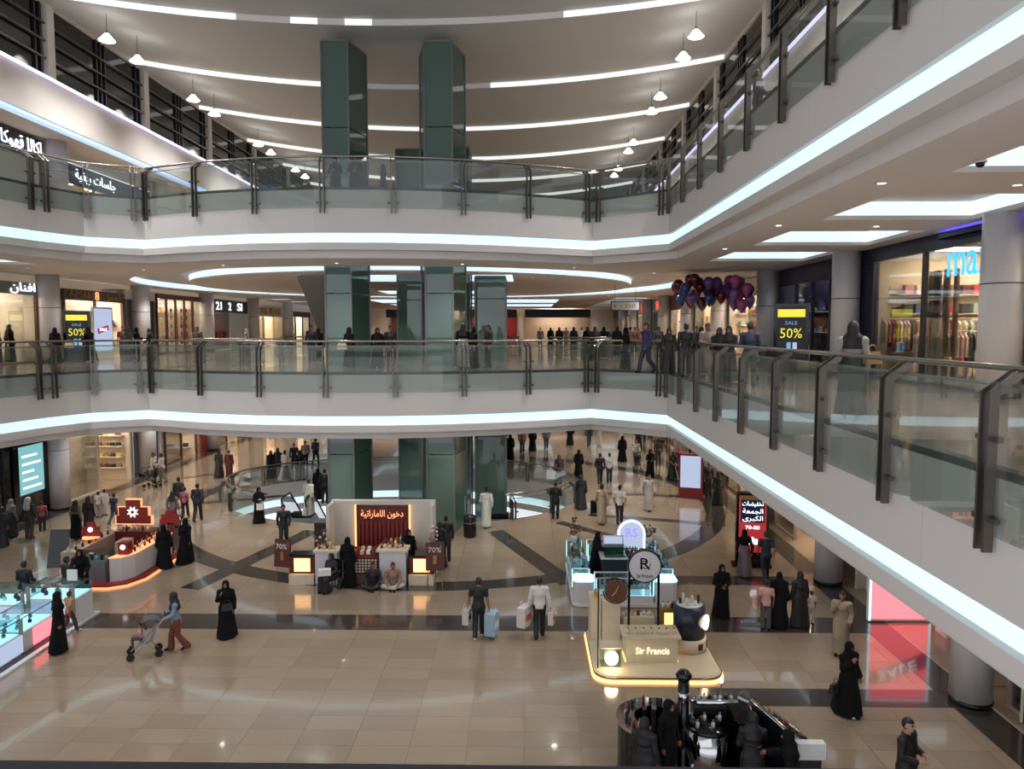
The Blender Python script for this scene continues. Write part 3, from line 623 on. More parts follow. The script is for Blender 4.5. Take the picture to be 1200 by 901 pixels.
# ---------------------------------------------------------------- balustrades
b = MB(); b.obox((0, 0, -.03), (.10, .045, .10))
def _post():
    out = []
    for s in (-1, 1):
        m = MB(); x = s * .075
        # flat bar: up along the slab edge, then bent over to the handrail; +y is towards the walkway
        pr = [(-.16, -.92), (-.05, -.92), (-.05, .82), (.21, 1.04), (.21, 1.10), (.14, 1.10), (-.16, .87)]
        vs = [(x - .018, y, z) for y, z in pr] + [(x + .018, y, z) for y, z in pr]; n = len(pr)
        m.add(vs, [tuple(range(n)), tuple(range(n, 2*n))[::-1]] + [((i+1) % n, i, n+i, n+(i+1) % n) for i in range(n)]); out.append(m.mesh('post', 'steel'))
    return out
_PO = _post()
m = MB()
m.box((-.06, -.03, -.03), (.06, .03, .03))
_CL = m.mesh('clamp', 'steel')
def balustrade(paths, F, lab, spacing=2.45, skirt=True):
    """paths: list of polylines (void on the left) on floor level F"""
    x0, y0 = paths[0][0]; t = thing('balustrade', lab, 'balustrade', (x0, y0, F)); o = Vector((x0, y0, F))
    for path in paths:
        P = [Vector(p) for p in path]; L = [0]
        for i in range(1, len(P)): L.append(L[-1] + (P[i] - P[i-1]).length)
        def pt(s):
            s = max(0, min(L[-1], s))
            for i in range(1, len(P)):
                if s <= L[i] + 1e-6: u = (s - L[i-1]) / (L[i] - L[i-1]); return P[i-1].lerp(P[i], u), (P[i] - P[i-1]).normalized()
        n = max(1, round((L[-1] - .6) / spacing)); st = [.3 + (L[-1] - .6) * k / n for k in range(n + 1)]
        rail = [tuple(p) + (F + 1.12,) for p in offs(path, .2)]
        b = MB(o); b.tube(rail, .04, 10); b.build('handrail', 'steel_bright', t)
        b = MB(o); b.tube([(x, y, F + .93) for x, y in offs(path, .1)], .018, 8); b.build('lower_rail', 'steel_bright', t)
        for s in st:
            p, d = pt(s); rz = math.atan2(d.y, d.x)
            for sg, me in zip((-1, 1), _PO):
                q = put('post', me, t, (p.x - x0, p.y - y0, 0), rz + math.pi)
                for zc in (-.55, .35): put('clamp', _CL, q, (sg * .15, -.09, zc))
        cut = [0] + [(a + c) / 2 for a, c in zip(st[:-1], st[1:])] if False else st
        ends = [(0, st[0])] + list(zip(st[:-1], st[1:])) + [(st[-1], L[-1])]
        for a, c in ends:
            pts = [pt(a + .01)[0]] + [P[i] for i in range(len(P)) if a + .05 < L[i] < c - .05] + [pt(c - .01)[0]]
            pts = [tuple(v) for v in pts]
            if len(pts) < 2 or (Vector(pts[0]) - Vector(pts[-1])).length < .08: continue
            A, B = offs(pts, -.055), offs(pts, -.04); b = MB(o); z0, z1 = F - (.74 if skirt else -.08), F + .98; k = len(pts)
            vs = [(x, y, z0) for x, y in A + B] + [(x, y, z1) for x, y in A + B]
            fs = []
            for i in range(k-1): fs += [(i, i+1, 2*k+i+1, 2*k+i), (k+i+1, k+i, 3*k+i, 3*k+i+1), (2*k+i, 2*k+i+1, 3*k+i+1, 3*k+i), (i+1, i, k+i, k+i+1)]
            b.add(vs, fs + [(0, 2*k, 3*k, k), (k-1, 2*k-1, 4*k-1, 3*k-1)]); b.build('glass_panel', 'rail_glass', t)
    return t
for F, nm in ((Z1, 'first'), (Z2, 'second')):
    balustrade([EDGE[0:2]], F, 'long glass and steel balustrade along the right edge of the %s gallery' % nm)
    balustrade([EDGE[1:3]], F, 'short angled glass balustrade at the right corner of the %s gallery bridge' % nm, 2.6)
    balustrade([EDGE[2:11]], F, 'bowed glass balustrade along the front of the %s gallery bridge' % nm)
    balustrade([EDGE[10:13]], F, 'angled glass balustrade at the left corner of the %s gallery bridge' % nm, 1.6)
    balustrade([EDGE[12:15]], F, 'glass balustrade along the left edge of the %s gallery' % nm)
b = MB(); t = thing('handrail', 'dark steel handrail of the near balcony along the bottom of the view', 'handrail', (0, .82, Z1))
b.tube([(-6, 0, 1.015), (5.0, 0, 1.015)], .035, 12); b.build('rail', 'darkgrey', t)
for x in (-6, -3.5, -1, 1.5, 4): b = MB(); b.box((x - .02, -.03, -.1), (x + .02, .03, 1.0)); b.build('post', 'steel', t)
# ---------------------------------------------------------------- shop units along both sides
GOODS = ['#b23a3a', '#d8c8b0', '#3a4a78', '#2a2a2e', '#c9a24a', '#9fb0a0']
def shop(side, X, F, y0, y1, h, depth, lab, wall='warm_wall', frame='wood', sign=None, sign_mat='dark_panel', light='warm_light', glass_bays=2, open_door=True, shelves=0, name='shop_unit', fz=.55, goods=True):
    """side -1: left row, +1: right row; front on plane X, sign band of height fz on top of the opening of height h"""
    o = Vector((X, (y0 + y1) / 2, F)); t = thing(name, lab, 'shop', o); xb = X + side * depth; f = side
    b = MB(o); b.box((xb, y0, F), (xb + f*.1, y1, F + h + fz)); b.build('back_wall', wall, t)
    for y in (y0, y1 - .08): b = MB(o); b.box((X + f*.05, y, F), (xb, y + .08, F + h + fz)); b.build('side_wall', wall, t)
    b = MB(o); b.box((X + f*.05, y0, F + h + fz - .06), (xb, y1, F + h + fz)); b.build('shop_ceiling', 'offwhite', t)
    n = max(1, round((y1 - y0) / 2.2))
    for k in range(n):
        yy = y0 + (y1 - y0) * (k + .5) / n; b = MB(o); b.box((X + f*depth*.25, yy - .45, F + h + fz - .09), (X + f*depth*.75, yy + .45, F + h + fz - .062)); b.build('light_panel', light, t)
    b = MB(o); b.box((X - f*.08, y0, F + h), (X + f*.1, y1, F + h + fz)); b.build('sign_band', sign_mat, t)
    for k in range(glass_bays + 1):
        yy = y0 + (y1 - y0 - .12) * k / glass_bays; b = MB(o); b.box((X - f*.05, yy, F), (X + f*.08, yy + .12, F + h)); b.build('mullion', frame, t)
    for k in range(glass_bays):
        if open_door and k == glass_bays // 2: continue
        a = y0 + (y1 - y0 - .12) * k / glass_bays + .12; c = y0 + (y1 - y0 - .12) * (k + 1) / glass_bays
        b = MB(o); b.box((X, a, F + .08), (X + f*.015, c, F + h)); b.build('glass_panel', 'shop_glass', t)
        b = MB(o); b.box((X - f*.03, a, F), (X + f*.05, c, F + .08)); b.build('plinth', frame, t)
    for k in range(shelves):                             # shelf unit on the far side wall, the one the hall looks at
        z = .5 + k * (h - .7) / max(1, shelves); b = MB(o); b.box((X + f*.35, y1 - .45, F + z), (xb - f*.1, y1 - .08, F + z + .04)); b.build('shelf', 'offwhite', t)
        if goods:
            b = MB(o); q = .5
            while q < depth - .3:
                w = random.uniform(.12, .3); b.cur = random.randrange(6); b.box((X + f*q, y1 - .38, F + z + .04), (X + f*(q + w), y1 - .14, F + z + .04 + random.uniform(.15, .38))); q += w + random.uniform(.02, .12)
            stuff(b.build('merchandise', GOODS, t))
    if sign:
        for txt, ya, w, hh, mt in sign:                  # ya: metres along the front from y0
            letters(txt, Vector((X - f*.11, y0 + ya, F + h + fz/2)) - o, w, hh, 90 if side < 0 else -90, mt, t)
    return t
def mannequin(x, y, z, face, lab, col='black', skin='offwhite', grp=None):
    return person(x, y, z, face, lab, 'stand', 'abaya' if col == 'black' else 'woman', 1.75, col, col, skin=skin)
FAB = ['#b23a3a', '#d8c8b0', '#3a4a78', '#2a2a2e', '#c88a9a', '#7d6a52', '#9fb0a0', '#e6dccb', '#5a2f3a', '#c9a24a', '#384a3a']
def _boxmesh(d, m): b = MB(); b.box((-d[0]/2, -d[1]/2, 0), (d[0]/2, d[1]/2, d[2])); return b.mesh('carton', m)
def _bottle(m, h=.2, r=.045):
    b = MB(); b.mat(0); b.lathe([(r, 0), (r, h*.62), (r*.4, h*.72), (r*.4, h*.78)], n=10); b.mat(1); b.lathe([(r*.55, h*.78), (r*.55, h), (.001, h)], n=10); return b.mesh('bottle', [m, 'gold'])
def _handbag(m):
    b = MB(); b.prism([(-.2, -.07), (.2, -.07), (.2, .07), (-.2, .07)], 0, .24, [(-.16, -.04), (.16, -.04), (.16, .04), (-.16, .04)]); body = b.mesh('handbag', m)
    h = MB(); h.tube([(.11*math.cos(a), 0, .23 + .14*math.sin(a)) for a in [math.pi*k/8 for k in range(9)]], .012, 6); return body, h.mesh('handle', m)
_BAGS = [_handbag(c) for c in ('#1a1a1c', '#4a2f24', '#8a6a48', '#c9b79a', '#a9a43a', '#70302c')]
_BOX = [_boxmesh((.22, .18, .26), c) for c in FAB]; _BOT = [_bottle(c) for c in ('#c98a3a', '#8a2f2a', '#3a2a50', '#d8c9a0', '#202024', '#6a8a9a')]
def item(me, x, y, z, lab, cat, grp, rz=0., name='carton', sc=1.):
    o = put(name, me, None, (x, y, z), rz); o.scale = (sc,) * 3; return tag(o, lab, cat, grp)
def bag(k, x, y, z, lab, grp, rz=0., sc=1.):
    t = thing('handbag', lab, 'bag', (x, y, z), rz, grp); t.scale = (sc,)*3; put('bag_body', _BAGS[k % 6][0], t); put('handle', _BAGS[k % 6][1], t); return t
H = 3.2
# first gallery, left row
shop(-1, SL, Z1, 26.5, 35.2, 3.15, 5, 'abaya shop with a grey sign band at the left end of the first gallery', 'warm_wall', 'wood', [('افنان', 7.6, 1.7, .5, 'sign_white')], 'grey_panel', 'warm_light', 3, False)
for k, y in enumerate([31.6, 32.6, 33.6, 34.5]):
    mannequin(SL - .9, y, Z1 + .01, 90, 'display dummy in a dark abaya inside the grey-signed shop, %s of four from the left' % ('first', 'second', 'third', 'fourth')[k])
shop(-1, SL, Z1, 37.2, 42.8, 3.05, 4, 'perfume shop with a dark brown gold-lettered sign and wooden frame on the first gallery', 'warm_wall', 'wood', [('AJMAL', 1.3, 1.9, .42, 'gold'), ('8', 2.85, .35, .45, 'sign_orange'), ('أجمل', 4.3, 1.7, .5, 'gold')], 'wood', 'warm_light', 2, True, 2)
o = Vector((SL + .35, 40.0, Z1)); t = thing('poster_screen', 'tall pale blue lit poster with a pink tag by the gold-lettered perfume shop', 'screen', o)
b = MB(o); b.box((SL + .3, 39.05, Z1), (SL + .4, 40.95, Z1 + 2.75)); b.build('frame', 'white', t); b = MB(o); b.box((SL + .4, 39.15, Z1 + .4), (SL + .41, 40.85, Z1 + 2.65)); b.build('screen', 'screen_pale', t)
b = MB(o); b.obox((SL + .42, 39.95, Z1 + 1.55), (.01, 1.05, .28), 0, .2); b.build('tag_panel', 'magenta_screen', t); letters('SALE', (.085, -.05, 1.55), .7, .16, 90, 'sign_white', t, .01)
shop(-1, SL, Z1, 43.0, 46.4, 3.3, 1.2, 'plain grey service wall with a recessed doorway between two perfume shops', 'grey_panel', 'column_dark', None, 'plaster', 'strip_dim', 1, True)
shop(-1, SL, Z1, 46.7, 53.2, 3.5, 4, 'glazed perfume shop with tall wooden mullions and lit bottle shelves on the first gallery', 'warm_wall', 'wood', None, 'wood', 'warm_light', 5, False, 5, fz=.3, goods=False)
for k in range(5):
    for j in range(9): item(_BOT[(k*3+j) % 6], SL - .6 - j * .36, 52.95, Z1 + .54 + k * .56, 'perfume bottle on the lit back shelves of the glazed shop with wooden mullions', 'bottle', 'bottles in the glazed perfume shop', 0, 'bottle', 1.6)
shop(-1, SL, Z1, 54.6, 62.0, 2.85, 5, 'clothes shop with a navy sign and white letters on the first gallery', 'white', 'white', [('21', 1.5, 1., .6, 'sign_white'), ('2', 3.6, .5, .6, 'sign_white'), ('SI', 5.6, 1.0, .6, 'sign_white')], 'navy_panel', 'strip', 2, True, fz=.95)
shop(-1, SL, Z1, 63.4, 71.0, 2.7, 4, 'cream shop front with brass letters beyond the navy sign on the first gallery', 'cream', 'cream', [('ROYAL VILLAGE', 3.8, 6.2, .55, 'gold')], 'cream', 'warm_light', 3, True, fz=1.)
shop(-1, SL, Z1, 72.6, 80.2, 2.8, 4, 'dark framed shop on the left row beyond the brass-lettered front', 'warm_wall', 'black_gloss', None, 'dark_panel', 'warm_light', 3, True)
shop(-1, SL, Z1, 81.8, 95, 2.8, 4, 'last shop front of the left row on the first gallery', 'warm_wall', 'steel', None, 'offwhite', 'warm_light', 4, True)
# clothes rails in the navy-signed shop
def rail(x, y, z, L, axis, lab, cols, grp, n=10, h=1.45):
    t = thing('clothes_rail', lab, 'clothes rail', (x, y, z)); d = Vector((1, 0, 0)) if axis == 'x' else Vector((0, 1, 0)); e = Vector((d.y, d.x, 0))
    for s in (-1, 1):
        b = MB(); b.tube([d*s*L/2 - e*.22 + Vector((0,0,.02)), d*s*L/2 + e*.22 + Vector((0,0,.02))], .018, 6); b.tube([d*s*L/2, d*s*L/2 + Vector((0,0,h))], .018, 6); b.build('upright', 'steel_bright', t)
    b = MB(); b.tube([d*-L/2 + Vector((0,0,h)), d*L/2 + Vector((0,0,h))], .018, 6); b.build('rail', 'steel_bright', t)
    for k in range(n):
        p = d * (-L/2 + L * (k + .7) / (n + .4)); hh = random.uniform(.75, 1.0); w = .2; b = MB()
        pr = [(-w, h-.18), (-.05, h-.06), (.05, h-.06), (w, h-.18), (w*.9, h-hh), (-w*.9, h-hh)]
        vs = [p + e*u - d*.03 + Vector((0,0,zz)) for u, zz in pr] + [p + e*u + d*.03 + Vector((0,0,zz)) for u, zz in pr]; b.add(vs, [tuple(range(6)), tuple(range(6, 12))[::-1]] + [((i+1)%6, i, 6+i, 6+(i+1)%6) for i in range(6)])
        b.add([p + Vector((0,0,h-.06)) + d*.006, p + Vector((0,0,h+.03)) + d*.006, p + Vector((0,0,h+.03)) - d*.006, p + Vector((0,0,h-.06)) - d*.006], [(0,1,2,3)])
        c = b.build('garment', random.choice(cols), None); c.location = (x, y, z); tag(c, 'garment hanging on the %s' % grp, 'garment', 'garments on the ' + grp)
    return t
rail(SL - 1.6, 56.6, Z1, 2.6, 'y', 'clothes rail in the window of the navy-signed shop, nearer one', FAB, 'nearer rail of the navy-signed shop')
rail(SL - 1.6, 60.0, Z1, 2.6, 'y', 'clothes rail in the window of the navy-signed shop, farther one', FAB, 'farther rail of the navy-signed shop')
# first gallery, right row: the big clothes shop with a blue sign
big = shop(1, SR, Z1, 17.6, 25.2, 3.7, 6.6, 'large clothes shop with glowing blue letters behind glass on the first gallery', 'cream', 'dark_panel', None, 'navy_panel', 'warm_light', 2, False, fz=.42)
letters('max', (-.15, -2.35, 3.22), 1.9, .62, -90, 'sign_blue', big, .02)
b = MB(); b.box((-.06, 3.0, 0), (.14, 3.9, 3.7)); b.build('navy_panel', 'navy_panel', big)
b = MB(); b.box((-.2, -7.0, 3.98), (-.1, -1.2, 4.02)); b.build('cove_light', 'violet_cove', big); b = MB(); b.box((-.3, -7.0, 3.9), (-.27, -1.2, 4.07)); b.box((-.3, -7.0, 3.9), (-.08, -1.2, 3.93)); b.build('cove_lip', 'navy_panel', big)
for k, (ya, z0, z1, m) in enumerate([(-2.4, .3, 3.0, 'cream'), (-.6, 1.2, 2.9, 'warm_wall'), (1.6, .2, 2.9, 'offwhite')]):
    b = MB(); b.box((6.3, ya - .7, z0), (6.5, ya + .7, z1)); b.build('wall_panel', m, big); b = MB(); b.box((6.25, ya - .75, z1), (6.5, ya + .75, z1 + .06)); b.build('trim_light', 'warm_light', big)
for k in range(14):
    x, y = .8 + 1.3 * (k % 5) + .3*(k % 2), -3.2 + 2.3 * (k // 5); b = MB(); b.tube([(x, y, 4.06), (x, y, 3.86)], .05, 8); b.build('spotlight', 'black_gloss', big); b = MB(); b.disc((x, y, 3.855), .045, (0, 0, 1), .008, 10); b.build('spotlight_lens', 'cool_spot', big)
# racks with clothes in the shop
for k in range(9): b = MB(); b.tube([(1.2 + .12*math.sin(2*k), .55 + .16*k, .05), (1.2 + .12*math.sin(2*k), .55 + .16*k, 3.3)], .07, 6); b.build('drape', ('wood', 'darkgrey')[k % 2], big)
for k in range(4):
    b = MB(); b.box((.9, 3.35, .8 + .62*k), (6.0, 3.72, .84 + .62*k)); b.build('shelf', 'offwhite', big)
    for j in range(13): item(_BOX[(k*5 + j*3) % 11], SR + 1.3 + .37*j, 24.9, Z1 + .84 + .62*k, 'folded clothes on the far wall shelves of the blue-lettered shop', 'clothes', 'clothes on the far wall shelves', 0, 'folded_clothes', 1.15)
for k, (x, y, L, ax) in enumerate([(12.6, 23.4, 1.9, 'y'), (14.0, 22.6, 2.2, 'y'), (13.6, 20.0, 2.0, 'x'), (16.4, 21.0, 3.2, 'y'), (12.7, 19.0, 1.8, 'y'), (15.2, 18.6, 1.8, 'x'), (16.6, 24.2, 1.6, 'y'), (12.3, 24.6, 1.5, 'x'), (14.6, 24.5, 2.4, 'x'), (17.0, 22.6, 1.4, 'x'), (13.0, 22.4, 1.6, 'x')]):
    w = 'first second third fourth fifth sixth seventh eighth ninth tenth eleventh'.split()[k]
    rail(x, y, Z1, L, ax, 'steel clothes rail in the blue-lettered shop, %s of eleven' % w, FAB + ['#8a3030', '#c9c0b8', '#d9a0a8'], '%s rail of the blue-lettered shop' % w, 12, 1.9 if k in (3, 7, 8) else 1.5)
for k, (x, y) in enumerate([(12.3, 21.3), (12.4, 20.2), (13.2, 18.4)]):
    t = thing('display_table', 'low white display table near the glass of the blue-lettered shop, %s of three' % ('first', 'second', 'third')[k], 'table', (x, y, Z1)); b = MB(); b.box((-.45, -.5, .52), (.45, .5, .58)); b.build('tabletop', 'white_gloss', t)
    for sx in (-.4, .4):
        for sy in (-.45, .45): b = MB(); b.box((sx - .025, sy - .025, 0), (sx + .025, sy + .025, .52)); b.build('leg', 'white', t)
    for i in range(6): item(_BOX[(i*3 + k) % len(_BOX)], x - .28 + .28*(i % 3), y - .25 + .5*(i // 3), Z1 + .58, 'folded clothes bundle on the low white tables of the blue-lettered shop', 'clothes', 'bundles on the low white tables', .2*i, 'folded_clothes', .75)
shop(1, SR, Z1, 5.0, 16.7, 3.7, 5, 'pale pink panelled shop front at the right end of the first gallery', 'beige_panel', 'beige_panel', None, 'beige_panel', 'warm_light', 4, False, fz=.42)
shop(1, SR, Z1, 26.0, 33.2, 3.4, 4, 'dark navy shop front behind the yellow discount stand', 'navy_panel', 'navy_panel', None, 'navy_panel', 'cool_spot', 4, False, 3, fz=.7)
shop(1, SR, Z1, 34.2, 41.4, 3.2, 4, 'shop with warm lit shelves behind the balloons', 'warm_wall', 'offwhite', None, 'offwhite', 'warm_light', 2, True, 4, fz=.9)
FAR = [(42.4, 49.6, 'cream', 'warm_light', 'offwhite', None), (50.6, 57.8, 'warm_wall', 'warm_light', 'wood', None), (58.8, 66.0, 'white', 'strip', 'column', [('SALE', 3.6, 3.2, .7, 'sign_red')]), (67, 74.2, 'warm_wall', 'warm_light', 'offwhite', [('H&M', 3.6, 3.2, .8, 'sign_red')]), (75.2, 82.4, 'cream', 'warm_light', 'grey_panel', [('STYLE', 3.6, 4., .8, 'sign_red')]), (83.4, 95, 'white', 'strip', 'navy_panel', [('HOME', 4, 4, .8, 'screen_blue')])]
for k, (a, c, w, l, s, sg) in enumerate(FAR):
    shop(1, SR, Z1, a, c, 3.0, 4, 'distant shop front on the right row of the first gallery, %s beyond the balloons' % ('first', 'second', 'third', 'fourth', 'fifth', 'sixth')[k], w, 'offwhite', sg, s, l, 3, True, 3, fz=1.1)
# far end of the first gallery
for k, (x0, x1, m) in enumerate([(-17, -9, 'wood'), (-8, -1, 'red'), (0, 8, 'beige_panel')]):
    t = thing('shop_unit', 'shop at the far end of the first gallery, %s of three from the left' % ('first', 'second', 'third')[k], 'shop', (x0, YE - 4, Z1)); o = Vector((x0, YE - 4, Z1))
    b = MB(o); b.box((x0, YE - .2, Z1), (x1, YE - .1, Z1 + 3.6)); b.build('back_wall', m, t); b = MB(o); b.box((x0 + 2, YE - 2.2, Z1 + 3.3), (x1 - 2, YE - 1.6, Z1 + 3.35)); b.build('light_panel', 'warm_light', t)
    b = MB(o); b.box((x0, YE - 4, Z1 + 3), (x1, YE - 3.8, Z1 + 4)); b.build('sign_band', 'violet_glow' if k == 9 else 'dark_panel', t)
# ground floor, left row
G1 = shop(-1, SL, 0, 24.5, 35.0, 3.9, 5, 'dark framed shop with lit screens at the left of the ground floor', 'white', 'dark_panel', None, 'dark_panel', 'strip', 4, False, 4, fz=.7)
for k, (a, c, z0, z1, m, l) in enumerate([(29.3, 31.4, .9, 3.1, 'screen_blue', 'tall blue lit screen in a black frame at the left edge of the ground floor'), (33.0, 34.7, 1.2, 3.4, 'screen_teal', 'tall pale teal lit screen in a black frame beside the grey column')]):
    o = Vector((SL + .25, (a + c)/2, 0)); t = thing('screen', l, 'screen', o); b = MB(o); b.box((SL + .12, a - .35, 0), (SL + .28, c + .35, 4.3)); b.build('frame', 'black_gloss', t); b = MB(o); b.box((SL + .28, a, z0), (SL + .29, c, z1)); b.build('panel', m, t)
    for q in range(5): b = MB(o); zz = z0 + .25 + q * (z1 - z0 - .4)/5; b.box((SL + .29, a + .2, zz), (SL + .293, c - .2 - .25*(q % 3), zz + .09)); b.build('text_line', 'sign_white', t)
G2 = shop(-1, SL, 0, 36.4, 43.0, 4.0, 2.6, 'brightly lit handbag shop on the ground floor left of the lift towers', 'warm_wall', 'offwhite', [('FLORENCE', 2.8, 3.0, .36, 'sign_white')], 'warm_wall', 'warm_light', 2, True, 0, fz=.6)
for k in range(4):
    z = .75 + .62*k; b = MB(); b.box((-2.5, 2.75, z - .04), (-.25, 3.2, z)); b.build('shelf', 'offwhite', G2)
    for j in range(6): bag(random.randrange(6), SL - .48 - j * .36, 42.65, z, 'handbag on the lit wall shelves of the bright bag shop', 'handbags in the bright bag shop', 0, .8)
for k in range(4): item(_BOX[[0, 9, 4, 7][k]], SL - .8, 37.0 + .3*k, .02 + .0*k, 'gift carton in the window of the bright bag shop, %s of four' % ('first', 'second', 'third', 'fourth')[k], 'box', 'cartons in the bag shop window', 0, 'carton', 1.4)
shop(-1, SL, 0, 43.2, 46.6, 4.0, .6, 'plain grey wall section with a wall phone on the ground floor', 'grey_panel', 'column', None, 'grey_panel', 'strip_dim', 1, True)
shop(-1, SL, 0, 47.2, 51.8, 4.0, 3, 'peach lit shop beyond the grey wall on the ground floor', 'warm_wall', 'wood', None, 'warm_wall', 'warm_light', 2, True, 3)
o = Vector((SL + .3, 52.6, 0)); t = thing('banner', 'red hanging banner with a white panel on the ground floor', 'banner', o); b = MB(o); b.box((SL + .2, 51.9, 0), (SL + .3, 52.8, 4.2)); b.build('cloth_panel', 'red', t); b = MB(o); b.box((SL + .3, 52.1, 2.3), (SL + .31, 52.6, 4)); b.build('print', 'white', t)
for k, (a, c, m) in enumerate([(54.6, 62, 'warm_wall'), (63.2, 71, 'cream'), (72.4, 80, 'warm_wall'), (81.4, 95, 'white')]):
    shop(-1, SL, 0, a, c, 3.6, 4, 'distant shop on the left of the ground floor, %s beyond the red banner' % ('first', 'second', 'third', 'fourth')[k], m, 'wood', None, 'dark_panel', 'warm_light', 3, True, 3, fz=1.)
# ground floor, right row
shop(1, 11.2, 0, 4, 17.0, 4.0, 3, 'beige panelled wall with a black door at the right end of the ground floor', 'beige_panel', 'beige_panel', None, 'beige_panel', 'strip_dim', 5, False, fz=.6)
o = Vector((11.1, 15.4, 0)); t = thing('door', 'black door beside the nearest ground floor column', 'door', o); b = MB(o); b.box((11.02, 14.7, .02), (11.1, 16.2, 2.5)); b.build('leaf', 'black_gloss', t); b = MB(o); b.box((10.95, 14.85, 2.2), (11.02, 15.0, 2.36)); b.build('door_closer', 'white', t)
for y in (14.62, 16.2): b = MB(o); b.box((11.0, y, .02), (11.12, y + .08, 2.58)); b.build('jamb', 'offwhite', t)
shop(1, 11.2, 0, 18.0, 25.0, 4.0, 6, 'open shop with a glowing pink light box on the ground floor right', 'warm_wall', 'offwhite', None, 'offwhite', 'coffer', 1, True, 0, fz=.6)
shop(1, 11.2, 0, 26.0, 33.2, 4.0, 4, 'beige panelled shop behind the red screen on the ground floor', 'beige_panel', 'beige_panel', None, 'beige_panel', 'warm_light', 3, True, 2, fz=.6)
for k, y in enumerate([34.3, 42.5, 50.7, 58.9, 67.1, 75.3, 83.5]):
    shop(1, 11.2, 0, y, y + 7.1, 3.4, 4, 'ground floor shop on the right row, %s beyond the red screen' % ('first', 'second', 'third', 'fourth', 'fifth', 'sixth', 'seventh')[k], ('warm_wall', 'cream', 'white')[k % 3], 'wood', None, ('red', 'dark_panel', 'offwhite')[k % 3], 'warm_light', 3, True, 3, fz=1.2)
for k, (x0, x1) in enumerate([(-22, -12), (-11, -2), (-1, 9)]):
    t = thing('shop_unit', 'shop at the far end of the ground floor, %s of three from the left' % ('first', 'second', 'third')[k], 'shop', (x0, YE - 4, 0)); o = Vector((x0, YE - 4, 0))
    b = MB(o); b.box((x0, YE - .2, 0), (x1, YE - .1, 4.2)); b.build('back_wall', 'beige_panel', t); b = MB(o); b.box((x0 + 2, YE - 2.2, 4.1), (x1 - 2, YE - 1.6, 4.15)); b.build('light_panel', 'warm_light', t); b = MB(o); b.box((x0, YE - 4, 3.4), (x1, YE - 3.8, 4.5)); b.build('sign_band', 'dark_panel', t)
# pink light box, seen in the photograph by its reflection in the floor
o = Vector((11.2, 22.0, 0)); t = thing('light_box', 'tall glowing pink light box with a magenta sale band inside the right-hand ground floor shop', 'screen', o)
b = MB(o); b.box((10.25, 22.0, .03), (12.1, 22.14, 2.45)); b.build('case', 'white', t); b = MB(o); b.box((10.33, 21.985, .1), (12.02, 22.0, 2.38)); b.build('panel', 'pink_screen', t)
b = MB(o); b.add([(10.33, 21.98, 1.55), (12.02, 21.98, .9), (12.02, 21.98, 1.4), (10.33, 21.98, 2.0)], [(0, 1, 2, 3)]); b.build('sash', 'magenta_screen', t)
s_ = letters('SALE', Vector((11.15, 21.965, 1.48)) - o, 1.15, .3, 0, 'sign_white', t, .01); s_.rotation_euler.y = .3
for a in ((10.25, 10.31), (12.04, 12.1)): b = MB(o); b.box((a[0], 21.97, .05), (a[1], 22.0, 2.43)); b.build('border_light', 'case_light', t)
b = MB(o); b.box((10.25, 21.97, 2.39), (12.1, 22.0, 2.45)); b.build('border_light', 'case_light', t)
for k, (x, y) in enumerate([(11.7, 24.4), (12.1, 22.9), (12.2, 21.1)]):
    t = thing('display_stand', 'white display stand with a thin frame in the pink-lit shop, %s of three' % ('first', 'second', 'third')[k], 'stand', (x, y, 0)); b = MB(); b.box((-.3, -.3, 0), (.3, .3, .4)); b.build('plinth', 'white', t)
    for sx in (-.28, .28): b = MB(); b.box((sx - .02, -.02, .4), (sx + .02, .02, 1.7)); b.build('upright', 'steel', t)
    b = MB(); b.box((-.3, -.02, 1.7), (.3, .02, 1.74)); b.build('crossbar', 'steel', t)
# second gallery, left row
S1 = shop(-1, -22.6, Z2, 27, 35.4, 2.75, 4, 'second gallery shop with a navy sign and tall white letters', 'white', 'column_dark', [('اكالا قهوكا', 6.9, 2.7, .75, 'sign_white')], 'navy_panel', 'strip', 2, True, fz=.95)
S2 = shop(-1, -22.6, Z2, 36.7, 45.4, 2.2, 4, 'shop on the second gallery with a navy sign and slim white letters, right one', 'warm_wall', 'wood', [('جلسات ريفية', 3.0, 3.7, .62, 'sign_white')], 'navy_panel', 'warm_light', 3, True, fz=.95)
shop(-1, -22.6, Z2, 48, 70, 2.8, 4, 'plain pale shop fronts at the back of the second gallery', 'cream', 'column', None, 'plaster', 'warm_light', 6, False)
t = thing('sofa', 'dark blue upholstered bench on the second gallery between the navy signs', 'bench', (-20.6, 35.2, Z2)); b = MB(); b.box((-.5, -.9, .12), (.4, .9, .45)); b.build('seat', 'navy', t); b = MB(); b.box((-.45, -.85, 0), (.35, .85, .12)); b.build('base', 'darkgrey', t); b = MB(); b.box((-.5, -.9, .45), (-.3, .9, .95)); b.build('backrest', 'navy', t)
